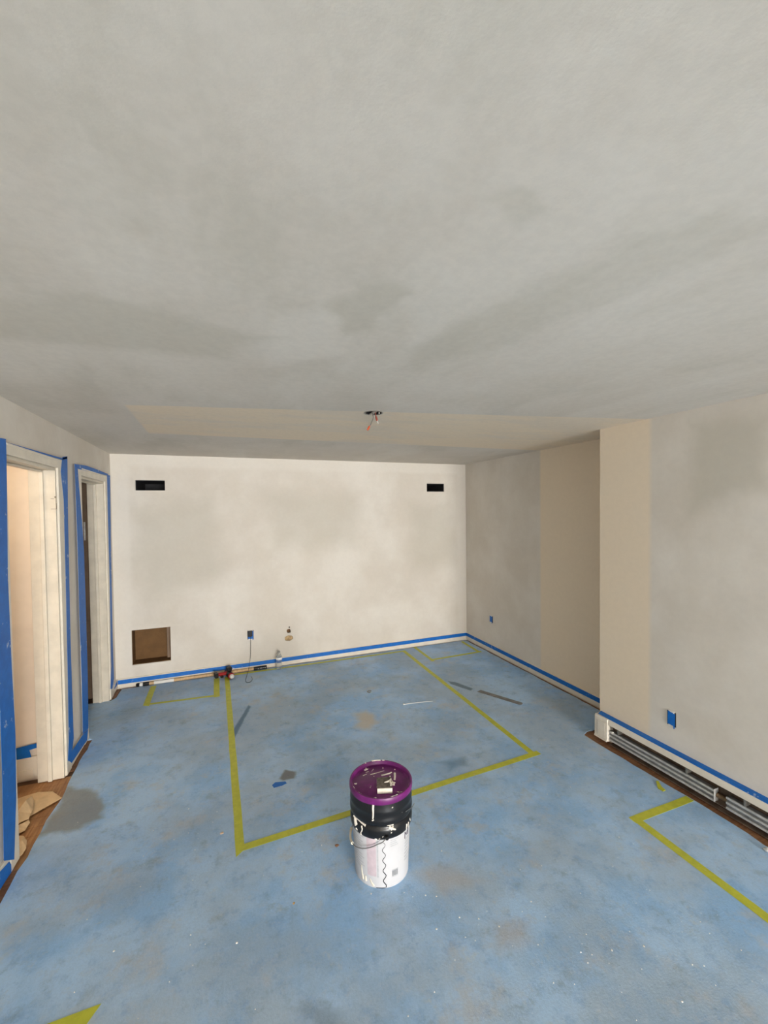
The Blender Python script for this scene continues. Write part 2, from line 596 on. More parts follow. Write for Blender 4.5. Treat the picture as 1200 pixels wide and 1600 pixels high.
DOOR1 = (2.775, 3.52, -0.02, 2.140)
DOOR2 = (4.055, 4.800, -0.02, 2.130)
wl = struct(wall_panel(0, L, L - WT, YF, D + 0.1, -0.02, C, [DOOR1, DOOR2]).build('wall_left', m_wall_left), 'grey plastered left wall with doorways', 'wall')
wr = struct(wall_panel(0, R1, R1 + 0.12, YE - 0.05, D + 0.1, -0.02, C, []).build('wall_right', m_wall_right), 'grey and cream plastered wall of the right recess', 'wall')
wc = struct(wall_panel(0, R2, R1 + 0.12, YF, YE, -0.02, C, []).build('wall_right_front', m_wall_chase), 'projecting right wall, cream band then grey plaster', 'wall')
wf = struct(wall_panel(1, YF, YF - 0.12, L - 0.2, R1 + 0.2, -0.02, C, [WIN_F]).build('wall_front', m_wall_left), 'plastered wall behind the viewpoint', 'wall')

# added window of the unseen side room; patio door behind the viewpoint
m_glass = NT('window_glass')
m_glass.b.inputs['Transmission Weight'].default_value = 1.0
m_glass = m_glass.done((0.95, 0.98, 1, 1), 0.02)
w1 = struct(empty('added_window_1', (AX, 0.675, WIN_ADDED[2])), 'added wide white window of an unseen side room', 'window')  # added to bring in side daylight; unseen and now walled off
w2 = struct(empty('window_2', (1.425, YF, WIN_F[2])), 'glazed patio door behind the viewpoint', 'window')
y0, y1, z0, z1 = WIN_ADDED
fr = MB()
for a, b in (((y0, z0), (y1, z0 + .05)), ((y0, z1 - .05), (y1, z1)), ((y0, z0), (y0 + .05, z1)), ((y1 - .05, z0), (y1, z1))):
    fr.box((AX - 0.10, a[0], a[1]), (AX - 0.04, b[0], b[1]))
o = fr.build('window_frame', m_trim)
o.parent = w1
o.matrix_parent_inverse = Matrix.Translation(-w1.location)
o = MB().box((AX - 0.076, y0 + .05, z0 + .05), (AX - 0.07, y1 - .05, z1 - .05)).build('pane', m_glass)
o.parent = w1
o.matrix_parent_inverse = Matrix.Translation(-w1.location)
x0, x1, z0, z1 = WIN_F
fr = MB()
for a, b in (((x0, z0), (x1, z0 + .06)), ((x0, z1 - .06), (x1, z1)), ((x0, z0), (x0 + .06, z1)), ((x1 - .06, z0), (x1, z1))):
    fr.box((a[0], YF - 0.11, a[1]), (b[0], YF - 0.05, b[1]))
o = fr.build('window_frame', m_trim)
o.parent = w2
o.matrix_parent_inverse = Matrix.Translation(-w2.location)
o = MB().box((x0 + .06, YF - 0.085, z0 + .06), (x1 - .06, YF - 0.08, z1 - .06)).build('pane', m_glass)
o.parent = w2
o.matrix_parent_inverse = Matrix.Translation(-w2.location)

# rooms seen through the doorways
HX0 = -2.45
struct(MB().box((HX0, 3.580, -0.02), (L - WT - 0.001, 3.66, C)).build('wall_hall_back', m_hall), 'warm cream wall seen through the lit doorway', 'wall')
struct(MB().box((HX0 - 0.1, 1.9, -0.02), (HX0, 3.66, C)).build('wall_hall_left', m_hall), 'far cream wall of the lit room', 'wall')
struct(MB().box((AX, 1.8, -0.02), (L - WT - 0.001, 1.9, C)).build('wall_hall_front', m_hall), 'near cream wall of the lit room', 'wall')
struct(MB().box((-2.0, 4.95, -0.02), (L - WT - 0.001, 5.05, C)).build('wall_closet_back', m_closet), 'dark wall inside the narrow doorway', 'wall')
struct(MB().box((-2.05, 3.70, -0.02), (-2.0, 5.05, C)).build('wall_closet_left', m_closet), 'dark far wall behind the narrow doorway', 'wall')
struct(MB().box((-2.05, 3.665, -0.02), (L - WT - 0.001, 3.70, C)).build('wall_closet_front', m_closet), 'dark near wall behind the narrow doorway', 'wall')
struct(wall_panel(0, AX, AX - 0.12, -0.7, 1.95, -0.02, C, [WIN_ADDED]).build('wall_added_annex_left', m_wall_left), 'added outer wall of an unseen side room', 'wall')  # unseen room added around the side daylight, closed off from the main room
struct(MB().box((AX, -0.7, -0.02), (L - WT - 0.001, -0.58, C)).build('wall_added_annex_front', m_wall_left), 'added near wall of an unseen side room', 'wall')  # also part of the added, unseen side room
hb = struct(MB().box((HX0, 3.562, 0.022), (L - WT - 0.03, 3.580, 0.16)).build('baseboard_hall', m_trim), 'cream baseboard seen through the lit doorway', 'baseboard')
MB().box((-1.318, 3.556, 0.012), (-1.235, 3.5615, 0.075)).build('board_patch', m_trim, hb)

# ------------------------------------------------------------------ doors: jambs and casings
def door(idx, y0, y1, ztop, label, mat_j, stop_x, deep=0.0):
    d = struct(empty('door_%d' % idx, (L, (y0 + y1) / 2, 0)), label, 'doorway')
    inv = Matrix.Translation(-d.location)

    def part(name, mb, mat, bevel=0.002):
        o = mb.build(name, mat, bevel=bevel)
        o.parent = d
        o.matrix_parent_inverse = inv
        return o
    x0, x1 = L - WT - 0.002 - deep, L + 0.004
    part('jamb', MB().box((x0, y1 - 0.018, 0.0), (x1, y1, ztop)), mat_j)
    part('jamb', MB().box((x0, y0, 0.0), (x1, y0 + 0.018, ztop)), mat_j)
    part('head_jamb', MB().box((x0, y0 + 0.018, ztop - 0.018), (x1, y1 - 0.018, ztop)), mat_j)
    part('door_stop', MB().box((stop_x - 0.012, y1 - 0.036, 0.0), (stop_x + 0.012, y1 - 0.0185, ztop - 0.019)), mat_j, 0.003)
    part('door_stop', MB().box((stop_x - 0.012, y0 + 0.0185, 0.0), (stop_x + 0.012, y0 + 0.030, ztop - 0.019)), mat_j, 0.003)
    part('door_stop', MB().box((stop_x - 0.012, y0 + 0.031, ztop - 0.031), (stop_x + 0.012, y1 - 0.031, ztop - 0.0185)), mat_j, 0.003)
    return d, part


d1, part1 = door(1, DOOR1[0], DOOR1[1], DOOR1[3], 'white trimmed doorway open to a warmly lit room', m_jamb, -1.118, 0.014)


def casing(part, y0, y1, z0, z1, horiz=False):
    mb = MB().box((L + 0.0005, y0, z0), (L + 0.016, y1, z1))
    if horiz:
        mb.box((L + 0.0005, y0, z1 - 0.014), (L + 0.020, y1, z1 - 0.002))
    part('casing', mb, m_trim, 0.003)


casing(part1, 2.672, 2.770, 0.0, 2.205)
casing(part1, 3.525, 3.622, 0.0, 2.205)
casing(part1, 2.7705, 3.5245, 2.142, 2.205, True)
# old strike-plate mortise scratched in the far jamb
mo = MB()
for a, b in (((-1.070, 1.86), (-1.040, 1.863)), ((-1.070, 1.93), (-1.052, 1.933)), ((-1.0405, 1.862), (-1.0375, 1.90)), ((-1.048, 1.935), (-1.040, 1.948))):
    mo.box((a[0], 3.5005, a[1]), (b[0], 3.5025, b[1]))
part1('strike_mortise', mo, simple('dark_scratch', rgb(120, 108, 92)), 0)

d2, part2 = door(2, DOOR2[0], DOOR2[1], DOOR2[3], 'narrow white trimmed doorway with a dark interior', m_jamb, -1.112)
casing(part2, 3.945, 4.050, 0.0, 2.195)
casing(part2, 4.805, 4.925, 0.0, 2.195)
casing(part2, 4.0505, 4.8045, 2.132, 2.195, True)
q = hit(132.2, 830, 1, 4.93)
tag(MB().box((q.x - 0.006, 4.925, q.z - 0.09), (q.x + 0.006, 4.949, q.z + 0.09)).build('wall_tag', simple('white_card', rgb(236, 232, 226))), 'small white tag glimpsed in the dark doorway', 'tag')

# ------------------------------------------------------------------ baseboards
def base(name, lo, hi, label):
    o = MB().box(lo, hi).build(name, m_trim, bevel=0.003)
    return struct(o, label, 'baseboard')


base('baseboard_back', (L + 0.016, D - 0.014, 0.004), (R1 - 0.015, D, 0.098), 'white baseboard along the back wall')
base('baseboard_right', (R1 - 0.014, YE + 0.002, 0.004), (R1, D - 0.001, 0.098), 'white baseboard of the right recess')
base('baseboard_left', (L, 3.623, 0.004), (L + 0.014, 3.944, 0.105), 'white baseboard between the two doorways')
base('baseboard_left_front', (L, YF + 0.002, 0.004), (L + 0.014, 2.671, 0.105), 'white baseboard before the lit doorway')
base('baseboard_left_corner', (L, 4.926, 0.004), (L + 0.015, D - 0.001, 0.098), 'short white baseboard in the back corner')

# ------------------------------------------------------------------ tapes
def tape_material(name, c, scuff, amount, rough=0.5):
    t = NT(name)
    v = t.coord()
    n = t.noise(v, 22, 4, 0.6, 0.35, 0.65)
    k = t.mix(c, (c[0] * 0.72, c[1] * 0.76, c[2] * 0.8, 1), t.math('MULTIPLY', n, 0.6))
    k = t.mix(k, scuff, t.math('MULTIPLY', t.noise(v, 14, 5, 0.7, 0.62, 0.68, off=(2, 2, 2)), amount))
    t.bump(t.noise(v, 60, 3, 0.6), 0.15, 0.002)
    return t.done(k, rough, 0, 0.4)


m_tape = tape_material('blue_painters_tape', rgb(4, 108, 198), rgb(190, 205, 225), 0.75)
m_yellow = tape_material('yellow_green_floor_tape', rgb(196, 198, 62), rgb(214, 208, 150), 0.4, 0.45)
BLUE = 'blue painter tape strips'


def tape_poly(pts, off, label, mat=None, group=BLUE, name='painter_tape', cat='tape'):
    o = MB().prism(pts, off).build(name, mat or m_tape)
    return tag(o, label, cat, group)


def tape_px(pxs, ax, val, off, label, clip=None, **kw):
    pts = [hit(p[0], p[1], ax, val) for p in pxs]
    if clip:
        pts = [Vector((p.x, min(p.y, clip), p.z)) for p in pts]
    return tape_poly(pts, off, label, **kw)


XC = L + 0.0165     # face of the casings
tape_px([(-8, 683), (9.5, 686), (10, 720), (12, 900), (18, 1040), (24, 1150), (25, 1250), (22, 1343), (6, 1345), (3, 1200), (-2, 1050), (-8, 800)],
        0, XC, (0.001, 0, 0), 'blue tape running up the near casing of the warmly lit doorway', clip=2.769)
tape_px([(12, 691.5), (97, 716), (105, 713), (104.5, 716.5), (97, 718.5), (12, 694)], 0, XC, (0.001, 0, 0), 'thin blue tape line above the head casing of the lit doorway')
tape_px([(97.5, 714), (105, 713), (106, 800), (108, 900), (110, 1000), (112.5, 1080), (115, 1153), (112, 1178), (106, 1190), (107.5, 1160), (106, 1060), (102.5, 900), (99.5, 780), (95, 737), (96.5, 722)],
        0, XC, (0.001, 0, 0), 'blue tape down the wall between the doorways, beside the lit one')
tape_px([(116.5, 724.5), (121, 730), (123.5, 760), (128, 815), (131, 860), (134, 950), (137, 1060), (138, 1138), (129.5, 1147), (127.5, 1060), (124, 960), (121, 850), (118, 760)],
        0, XC, (0.001, 0, 0), 'scuffed blue tape peeling along the near casing of the dark doorway')
tape_px([(117, 725), (134, 727.5), (150, 733), (169.5, 741), (167, 742.5), (152, 740), (137, 736.5), (122, 732.5)], 0, XC + 0.0012, (0.001, 0, 0),
        'blue tape bowed over the head casing of the dark doorway')
tape_px([(167, 741.5), (171.8, 743), (172.5, 800), (173.3, 860), (176, 1000), (178, 1060), (175.5, 1076), (172.5, 1077), (173.5, 1040), (171, 900), (168.3, 800)],
        0, L + 0.0155, (0.001, 0, 0), 'blue tape in the back corner beside the dark doorway')
XB = L + 0.0145
tape_px([(107, 1188), (112, 1192), (124, 1174), (136, 1156.5), (137.5, 1139), (128, 1150), (112, 1174)], 0, XB + 0.0035, (0.001, 0, 0), 'short slanting blue tape on the baseboard between the doorways')
tape_px([(-14, 1374), (0, 1362), (14, 1346.5), (21.5, 1357), (12, 1371), (-14, 1412)], 0, XB, (0.001, 0, 0), 'blue tape on the baseboard before the lit doorway')
tape_poly([(L + 0.02, D - 0.0145, 0.045), (0.4, D - 0.0145, 0.046), (1.8, D - 0.0145, 0.052), (R1 - 0.0145, D - 0.0145, 0.056),
           (R1 - 0.0145, D - 0.0145, 0.100), (1.8, D - 0.0145, 0.098), (0.4, D - 0.0145, 0.090), (L + 0.02, D - 0.0145, 0.088)], (0, -0.001, 0),
          'long blue tape along the baseboard under the duct openings')
tape_poly([(L + 0.0155, D - 0.02, 0.046), (L + 0.0155, 4.95, 0.052), (L + 0.0155, 4.93, 0.060), (L + 0.0155, D - 0.02, 0.088)], (0.001, 0, 0),
          'short blue tape end folded round the back corner')
tape_poly([(R1 - 0.0145, YE + 0.01, 0.052), (R1 - 0.0145, D - 0.016, 0.056), (R1 - 0.0145, D - 0.016, 0.100), (R1 - 0.0145, 3.3, 0.097), (R1 - 0.0145, YE + 0.01, 0.095)], (-0.001, 0, 0),
          'blue tape along the baseboard of the recess by the cream band')
tape_px([(22, 1170), (58, 1161), (58.5, 1168), (22, 1180)], 1, 3.5615, (0, -0.001, 0), 'blue tape strip on the baseboard inside the lit room')
tape_px([(22, 1176), (46, 1172), (49, 1183), (22, 1188)], 1, 3.5603, (0, -0.001, 0), 'second, lower blue tape strip inside the lit room')

# yellow floor tape
YEL = 'yellow floor tape outlines'


def floor_strip(a, b, w, label, z=0.0004, ea=0.0, eb=0.0):
    """strip centred between floor points a and b, width w; ea, eb slant the ends"""
    a, b = Vector(a), Vector(b)
    t = (b - a).normalized()
    n = Vector((-t.y, t.x)) * (w / 2)
    pts = [a + n - t * ea, a - n + t * ea, b - n + t * eb, b + n - t * eb]
    left, right = [], []
    k = max(2, int((b - a).length / 0.15))
    for i in range(k + 1):
        s = i / k
        j = Vector((t.y, -t.x)) * rag(0.0015)
        left.append(pts[0].lerp(pts[3], s) + j)
        right.append(pts[1].lerp(pts[2], s) + j)
    ring = [(q.x, q.y, z) for q in left] + [(q.x, q.y, z) for q in reversed(right)]
    return tape_poly(ring, (0, 0, 0.0008), label, m_yellow, YEL, 'floor_tape')


def fp(x, y):
    h = hit(x, y, 2, 0.0)
    return (h.x, h.y)


floor_strip(fp(376, 1333), fp(354.5, 1058), 0.047, 'yellow tape, left side of the large floor rectangle', ea=0.02)
floor_strip(fp(372, 1327), fp(842, 1176), 0.047, 'yellow tape, side of the large floor rectangle beside the pail', z=0.0014)
floor_strip(fp(833, 1178), fp(632, 1018), 0.047, 'yellow tape, right side of the large floor rectangle', z=0.0004)
floor_strip((0.05, 5.010), fp(634, 1017), 0.040, 'dull yellow tape of the large rectangle beside the back baseboard', z=0.0014)
floor_strip(fp(228, 1103), fp(240, 1072), 0.055, 'yellow tape, side of the small rectangle below the brown wall opening', ea=-0.015)
floor_strip(fp(224, 1101.5), fp(341, 1086.5), 0.036, 'yellow tape, front of the small rectangle by the wooden pole', z=0.0014)
floor_strip(fp(338.5, 1089), fp(338.5, 1060), 0.055, 'yellow tape of the small rectangle that ends under the red tool')
floor_strip(fp(648, 1011.5), fp(677, 1033), 0.040, 'yellow tape, left side of the small rectangle in the far corner')
floor_strip(fp(672, 1031.5), fp(752, 1018), 0.040, 'yellow tape, front of the small rectangle in the far corner', z=0.0014)
floor_strip(fp(749, 1019), fp(722, 1002.5), 0.040, 'yellow tape, right side of the small rectangle in the far corner')
floor_strip(fp(1078, 1247.5), fp(988, 1282), 0.050, 'yellow tape, short side of the outline that meets the heater boards')
floor_strip(fp(991, 1278), (2.215, 0.70), 0.050, 'yellow tape, long side of the outline in front of the heater', z=0.0014)
floor_strip((-1.0 + 0.25, 1.79), fp(146, 1586), 0.060, 'yellow tape end on the floor before the left baseboard', ea=0.0, eb=-0.018)

# scraps of tape and residue on the floor
tape_px([(425, 1227), (430, 1222.5), (446, 1221), (448, 1224), (440, 1228), (428, 1231)], 2, 0.0004, (0, 0, 0.0008), 'small blue tape scrap stuck beside the grey floor smudge', name='tape_scrap', group='tape scraps on the floor')
tape_px([(1025, 1221), (1029, 1221), (1034, 1230), (1040, 1235), (1036, 1237), (1028, 1232)], 2, 0.0004, (0, 0, 0.004), 'crumpled yellow-green tape scrap near the heater boards', mat=m_yellow, name='tape_scrap', group='tape scraps on the floor')
m_stick = simple('grey_worn_stick', rgb(122, 122, 122), 0.7, var=0.25, scale=14)
st = []
a, b = Vector(fp(749, 1080)), Vector(fp(816, 1100.5))
t_ = (b - a).normalized()
n_ = Vector((-t_.y, t_.x)) * 0.028
for k in range(7):
    an = -math.pi / 2 + math.pi * k / 6
    q = b - t_ * 0.019 + t_ * (0.019 * math.cos(an)) + n_ * math.sin(an)
    st.append((q.x, q.y, 0.0002))
for q in (a + n_, a - n_ - t_ * 0.01):
    st.append((q.x, q.y, 0.0002))
tag(MB().prism(st, (0, 0, 0.003)).build('stir_stick', m_stick, bevel=0.0008), 'flat grey stick with a rounded end lying inside the room', 'stick')

# ------------------------------------------------------------------ duct openings in the back wall
m_black = simple('dark_duct_liner', rgb(48, 48, 50), 0.8, var=0.2)
m_brown = simple('brown_duct_board', rgb(112, 82, 48), 0.8, var=0.12, scale=8)
m_gyp = simple('raw_gypsum_edge', rgb(206, 198, 184), 0.85, var=0.08)


def duct(x0, x1, z0, z1, depth, mat, parent, name):
    mb = MB()
    y0, y1 = D + 0.004, D + depth
    e = 0.004
    mb.box((x0 - e, y1, z0 - e), (x1 + e, y1 + e, z1 + e))
    mb.box((x0 - e, D + 0.013, z0 - e), (x0, y1, z1 + e))
    mb.box((x1, D + 0.013, z0 - e), (x1 + e, y1, z1 + e))
    mb.box((x0, D + 0.013, z0 - e), (x1, y1, z0))
    mb.box((x0, D + 0.013, z1), (x1, y1, z1 + e))
    return mb.build(name, mat, parent)


for v in VENTS:
    duct(v[0] + 0.005, v[1] - 0.005, v[2] + 0.005, v[3] - 0.005, 0.60, m_black, wb, 'duct_boot')
duct(RET[0] + 0.005, RET[1] - 0.005, RET[2] + 0.005, RET[3] - 0.005, 0.16, m_brown, wb, 'return_box')
MB().box((RET[1] - 0.045, D + 0.10, RET[2] + 0.006), (RET[1] - 0.006, D + 0.155, RET[3] - 0.006)).build('stud', m_closet, wb)

# broken plaster holes
HX0_, HX1_, HZ0_, HZ1_ = HOLE[0]
plate = bmesh.new()


def irregular(cx, cz, rx, rz, n, seed, amp):
    r = random.Random(seed)
    return [(cx + rx * math.cos(2 * math.pi * k / n) * (1 + r.uniform(-amp, amp)), cz + rz * math.sin(2 * math.pi * k / n) * (1 + r.uniform(-amp, amp))) for k in range(n)]


def plate_with_hole(rect, hole, y0, y1, name, mat, parent):
    """rectangle of wall with an irregular hole, hole has 16 points counter-clockwise from angle 0"""
    x0, x1, z0, z1 = rect
    cx, cz = (x0 + x1) / 2, (z0 + z1) / 2
    n = len(hole)
    outer = []
    for k in range(n):
        a = 2 * math.pi * k / n
        c, s = math.cos(a), math.sin(a)
        m = max(abs(c), abs(s))
        outer.append((cx + (x1 - x0) / 2 * c / m, cz + (z1 - z0) / 2 * s / m))
    vs, fs = [], []
    for yy in (y0, y1):
        vs += [(p[0], yy, p[1]) for p in outer] + [(p[0], yy, p[1]) for p in hole]
    for k in range(n):
        j = (k + 1) % n
        fs += [(k, j, n + j, n + k), (2 * n + k, 2 * n + j, 3 * n + j, 3 * n + k), (n + k, n + j, 3 * n + j, 3 * n + k), (k, j, 2 * n + j, 2 * n + k)]
    return MB().add(vs, fs).build(name, mat, parent)


mid = 0.355
plate_with_hole((HX0_, HX1_, mid, HZ1_), irregular(0.735, 0.400, 0.024, 0.026, 16, 3, 0.18), D, D + 0.02, 'plaster_patch', m_wall_back, wb)
plate_with_hole((HX0_, HX1_, HZ0_, mid), irregular(0.732, 0.314, 0.050, 0.034, 16, 5, 0.10), D, D + 0.02, 'plaster_patch', m_wall_back, wb)
MB().box((HX0_, D + 0.055, mid), (HX1_, D + 0.06, HZ1_)).build('cavity', simple('brown_lath', rgb(128, 96, 66), 0.9), wb)
MB().box((HX0_, D + 0.022, HZ0_), (HX1_, D + 0.027, mid)).build('cavity', simple('tan_lath', rgb(176, 150, 112), 0.9, var=0.3, scale=40), wb)
MB().lathe([(0.009, 0), (0.009, 0.004)], 10).build('screw_hole', simple('dark_screw', rgb(70, 60, 48)), wb).matrix_world = Matrix.Translation((0.742, D + 0.001, 0.445)) @ Matrix.Rotation(math.pi / 2, 4, 'X')

# ------------------------------------------------------------------ taped outlets
m_boxdark = simple('dark_outlet_box', rgb(34, 34, 38), 0.6)
m_dev = simple('white_plastic', rgb(226, 224, 218), 0.4, var=0.04)


def outlet(loc, rz, label, charger=False, w=0.060, h=0.094):
    """taped receptacle; local -Y faces the room"""
    e = tag(empty('taped_outlet', loc, rz), label, 'outlet', 'outlets covered with blue tape')
    MB().box((-w / 2 - 0.004, -0.0025, -h / 2 - 0.004), (w / 2 + 0.004, 0.012, h / 2 + 0.004)).build('outlet_box', m_boxdark, e)
    MB().box((-w / 2 + 0.006, -0.006, -h / 2 - 0.010), (w / 2 - 0.006, -0.0025, h / 2 + 0.010)).build('receptacle', m_dev, e, bevel=0.001)
    MB().prism([(-w / 2 + 0.001, -0.0062, -h / 2 + 0.004), (w / 2 - 0.010, -0.0062, -h / 2 + 0.002), (w / 2 - 0.008, -0.0062, -h / 2 - 0.018), (w / 2 - 0.001, -0.0062, -h / 2 - 0.012),
                (w / 2 + 0.001, -0.0062, h / 2 - 0.004), (-w / 2 + 0.004, -0.0062, h / 2 + 0.004)], (0, -0.0012, 0)).build('tape', m_tape, e)
    return e


outlet((R2, 1.933, 0.404), -math.pi / 2, 'blue-taped outlet in the grey wall above the heater', w=0.050, h=0.088)
outlet((R1, 4.510, 0.424), -math.pi / 2, 'blue-taped outlet in the recess wall near the far corner', w=0.055, h=0.075)
ob = outlet((0.300, D, 0.406), 0, 'blue-taped outlet on the back wall with a black charger in it')
m_blackp = simple('black_plastic', rgb(20, 20, 23), 0.4, var=0.2)
ch = tag(empty('phone_charger', (0.296, D - 0.0075, 0.412)), 'small black charger plugged into the back wall outlet, thin cord hanging', 'charger')
MB().box((-0.028, -0.032, -0.018), (0.024, 0.0, 0.046)).build('adapter', m_blackp, ch, bevel=0.004)
cord = []
for q, yy in (((392, 993), D - 0.022), ((391.7, 1010), D - 0.020), ((391.5, 1025), D - 0.026), ((389.5, 1040), D - 0.075)):
    cord.append(hit(q[0], q[1], 1, yy))
for q in ((387.5, 1050), (385.5, 1057), (383.5, 1063), (386, 1066.3), (390, 1066), (393.6, 1063), (394, 1059.5), (392, 1057)):
    cord.append(hit(q[0], q[1], 2, 0.003))


def smooth_path(pts, n=5):
    out = []
    P = [Vector(p) for p in pts]
    for i in range(len(P) - 1):
        p0, p1, p2, p3 = P[max(i - 1, 0)], P[i], P[i + 1], P[min(i + 2, len(P) - 1)]
        for k in range(n):
            t = k / n
            out.append(0.5 * ((2 * p1) + (p2 - p0) * t + (2 * p0 - 5 * p1 + 4 * p2 - p3) * t * t + (3 * p1 - p0 - 3 * p2 + p3) * t ** 3))
    out.append(P[-1])
    return out


cord = [Vector((p.x, p.y, max(p.z, 0.003))) for p in smooth_path(cord)]
o = MB().tube([p - ch.location for p in cord], 0.0022, 6).build('cord', m_blackp, ch, smooth=True)

# ------------------------------------------------------------------ ceiling light box with capped wires
m_galv = simple('galvanised_steel', rgb(150, 146, 138), 0.4, 0.7, var=0.25)
m_nut = simple('orange_wire_nut', rgb(196, 84, 46), 0.5, var=0.1)
m_wire = simple('grey_cable_sheath', rgb(96, 92, 86), 0.5)
lb = tag(empty('ceiling_box', (LX, LY, C)), 'open round ceiling box with two capped wires hanging out', 'junction box')
MB().lathe([(0.0575, 0.0), (0.0575, 0.045), (0.0, 0.0451)], 32, False).build('box_shell', m_boxdark, lb)
rim = MB()
rim.lathe([(0.0535, -0.002), (0.0620, -0.002), (0.0620, 0.001), (0.0535, 0.001), (0.0535, -0.002)], 32, False)
rim.build('box_rim', m_galv, lb)
MB().box((-0.012, -0.05, 0.0), (0.012, 0.05, 0.0035)).build('mounting_bar', m_galv, lb)
MB().tube([(0.038, -0.01, 0.03), (0.036, -0.008, 0.004), (0.036, -0.006, -0.003)], 0.006, 8).build('ear_screw', m_galv, lb)


def ceil_pt(px, py, depth_y):
    return hit(px, py, 1, depth_y) - lb.location


w_ = smooth_path([(-0.006, 0.02, 0.035), ceil_pt(582.3, 646.5, LY), ceil_pt(583.2, 653, LY - 0.01), ceil_pt(580.5, 660, LY - 0.01), ceil_pt(577, 667, LY - 0.012)])
MB().tube(w_, 0.0028, 8).build('wire', m_wire, lb, smooth=True)
MB().tube([ceil_pt(577.4, 665.5, LY - 0.012), ceil_pt(576.3, 668, LY - 0.012), ceil_pt(574, 672, LY - 0.012)], [0.0045, 0.0068, 0.0058], 10).build('wire_nut', m_nut, lb, smooth=True)
w_ = smooth_path([(0.01, 0.0, 0.035), ceil_pt(587, 648, LY - 0.005), ceil_pt(587.6, 651, LY - 0.01)])
MB().tube(w_, 0.0026, 8).build('wire', simple('red_wire', rgb(150, 70, 52)), lb, smooth=True)
MB().tube([ceil_pt(587.3, 650, LY - 0.01), ceil_pt(588, 653, LY - 0.01), ceil_pt(589.3, 657.6, LY - 0.01)], [0.0045, 0.0066, 0.0058], 10).build('wire_nut', simple('red_wire_nut', rgb(140, 58, 40), 0.5), lb, smooth=True)
MB().tube([ceil_pt(589.3, 657.0, LY - 0.01), ceil_pt(591, 662, LY - 0.01)], 0.0024, 6).build('wire_end', m_galv, lb)

# ------------------------------------------------------------------ baseboard heater
m_heater = simple('cream_enamel', rgb(226, 218, 204), 0.4, var=0.05, scale=10)
m_alu = simple('dull_aluminium', rgb(196, 196, 194), 0.4, 0.25, var=0.15, scale=30)
m_fin = simple('grey_fin', rgb(132, 132, 132), 0.5, 0.5, var=0.2)
m_back = simple('rusty_heater_back', rgb(92, 76, 64), 0.7, var=0.3, scale=12)
HF, HY0 = 2.745, 0.25
ht = tag(empty('baseboard_heater', (R2, 1.4, 0)), 'cream baseboard heater without its front cover, fins showing', 'heater')
hi_ = Matrix.Translation(-ht.location)


def hpart(name, mb, mat, bevel=0.0, parent=None):
    o = mb.build(name, mat, bevel=bevel)
    if parent:
        o.parent = parent
    else:
        o.parent = ht
        o.matrix_parent_inverse = hi_
    return o


hpart('back_plate', MB().box((R2 - 0.004, HY0, 0.012), (R2 - 0.0005, 2.500, 0.196)), m_back)
hood = [(R2 - 0.0005, 0, 0.206), (HF + 0.003, 0, 0.200), (HF, 0, 0.194), (HF - 0.004, 0, 0.160), (HF - 0.001, 0, 0.158), (HF + 0.004, 0, 0.192), (HF + 0.008, 0, 0.196), (R2 - 0.0005, 0, 0.201)]
hpart('hood', MB().prism([(q[0], HY0, q[2]) for q in hood], (0, 2.395 - HY0, 0)), m_heater)
capp = [(R2 - 0.001, 2.385, 0.203), (HF - 0.006, 2.385, 0.198), (HF - 0.010, 2.385, 0.186), (HF - 0.012, 2.385, 0.035), (HF - 0.006, 2.385, 0.026), (R2 - 0.001, 2.385, 0.026)]
ec = hpart('end_cap', MB().prism(capp, (0, 0.117, 0)), m_heater, 0.003)
hpart('cap_panel', MB().box((HF - 0.0145, 2.402, 0.050), (HF - 0.0118, 2.470, 0.166)), m_heater, 0.002, ec)
hpart('cap_lip', MB().box((HF - 0.018, 2.386, 0.026), (HF - 0.0105, 2.500, 0.040)), m_heater, 0.002, ec)
hpart('floor_pan', MB().box((HF + 0.006, HY0, 0.004), (R2 - 0.0045, 2.384, 0.010)), m_back)
hpart('tube', MB().tube([(2.775, HY0, 0.078), (2.775, 2.384, 0.078)], 0.010, 10), simple('copper_tube', rgb(96, 66, 48), 0.5, 0.5))
for a, b in ((1.640, 2.384), (HY0, 1.575)):
    el = hpart('heating_element', MB().box((HF + 0.012, a, 0.044), (HF + 0.040, b, 0.113)), m_fin)
    for z in (0.046, 0.077, 0.107):
        hpart('fin_rail', MB().box((HF + 0.003, a, z - 0.0065), (HF + 0.0118, b, z + 0.0065)), m_alu, 0.002, el)
    hpart('end_fin', MB().box((HF + 0.002, a - 0.002, 0.040), (HF + 0.042, a - 0.0002, 0.118)), m_alu, 0, el)
for y in (0.6, 1.475, 1.80, 2.30):
    hpart('hanger', MB().box((HF + 0.006, y, 0.118), (R2 - 0.0045, y + 0.010, 0.157)).box((HF + 0.004, y, 0.143), (HF + 0.006, y + 0.010, 0.157)), m_galv)
hpart('coupling', MB().tube([(2.775, 1.578, 0.078), (2.775, 1.636, 0.078)], 0.014, 12), simple('old_brass', rgb(120, 96, 72), 0.5, 0.4))
hpart('solder_cap', MB().tube([(HF + 0.000, 2.352, 0.110), (HF + 0.012, 2.352, 0.110)], 0.009, 10), m_dev)
tape_poly([(R2 - 0.002, HY0, 0.2068), (HF + 0.004, HY0, 0.2008), (HF + 0.004, 2.384, 0.2008), (HF + 0.002, 2.480, 0.2045), (R2 - 0.002, 2.497, 0.2072)], (0, 0, 0.001),
          'bright blue tape lying along the top of the heater')

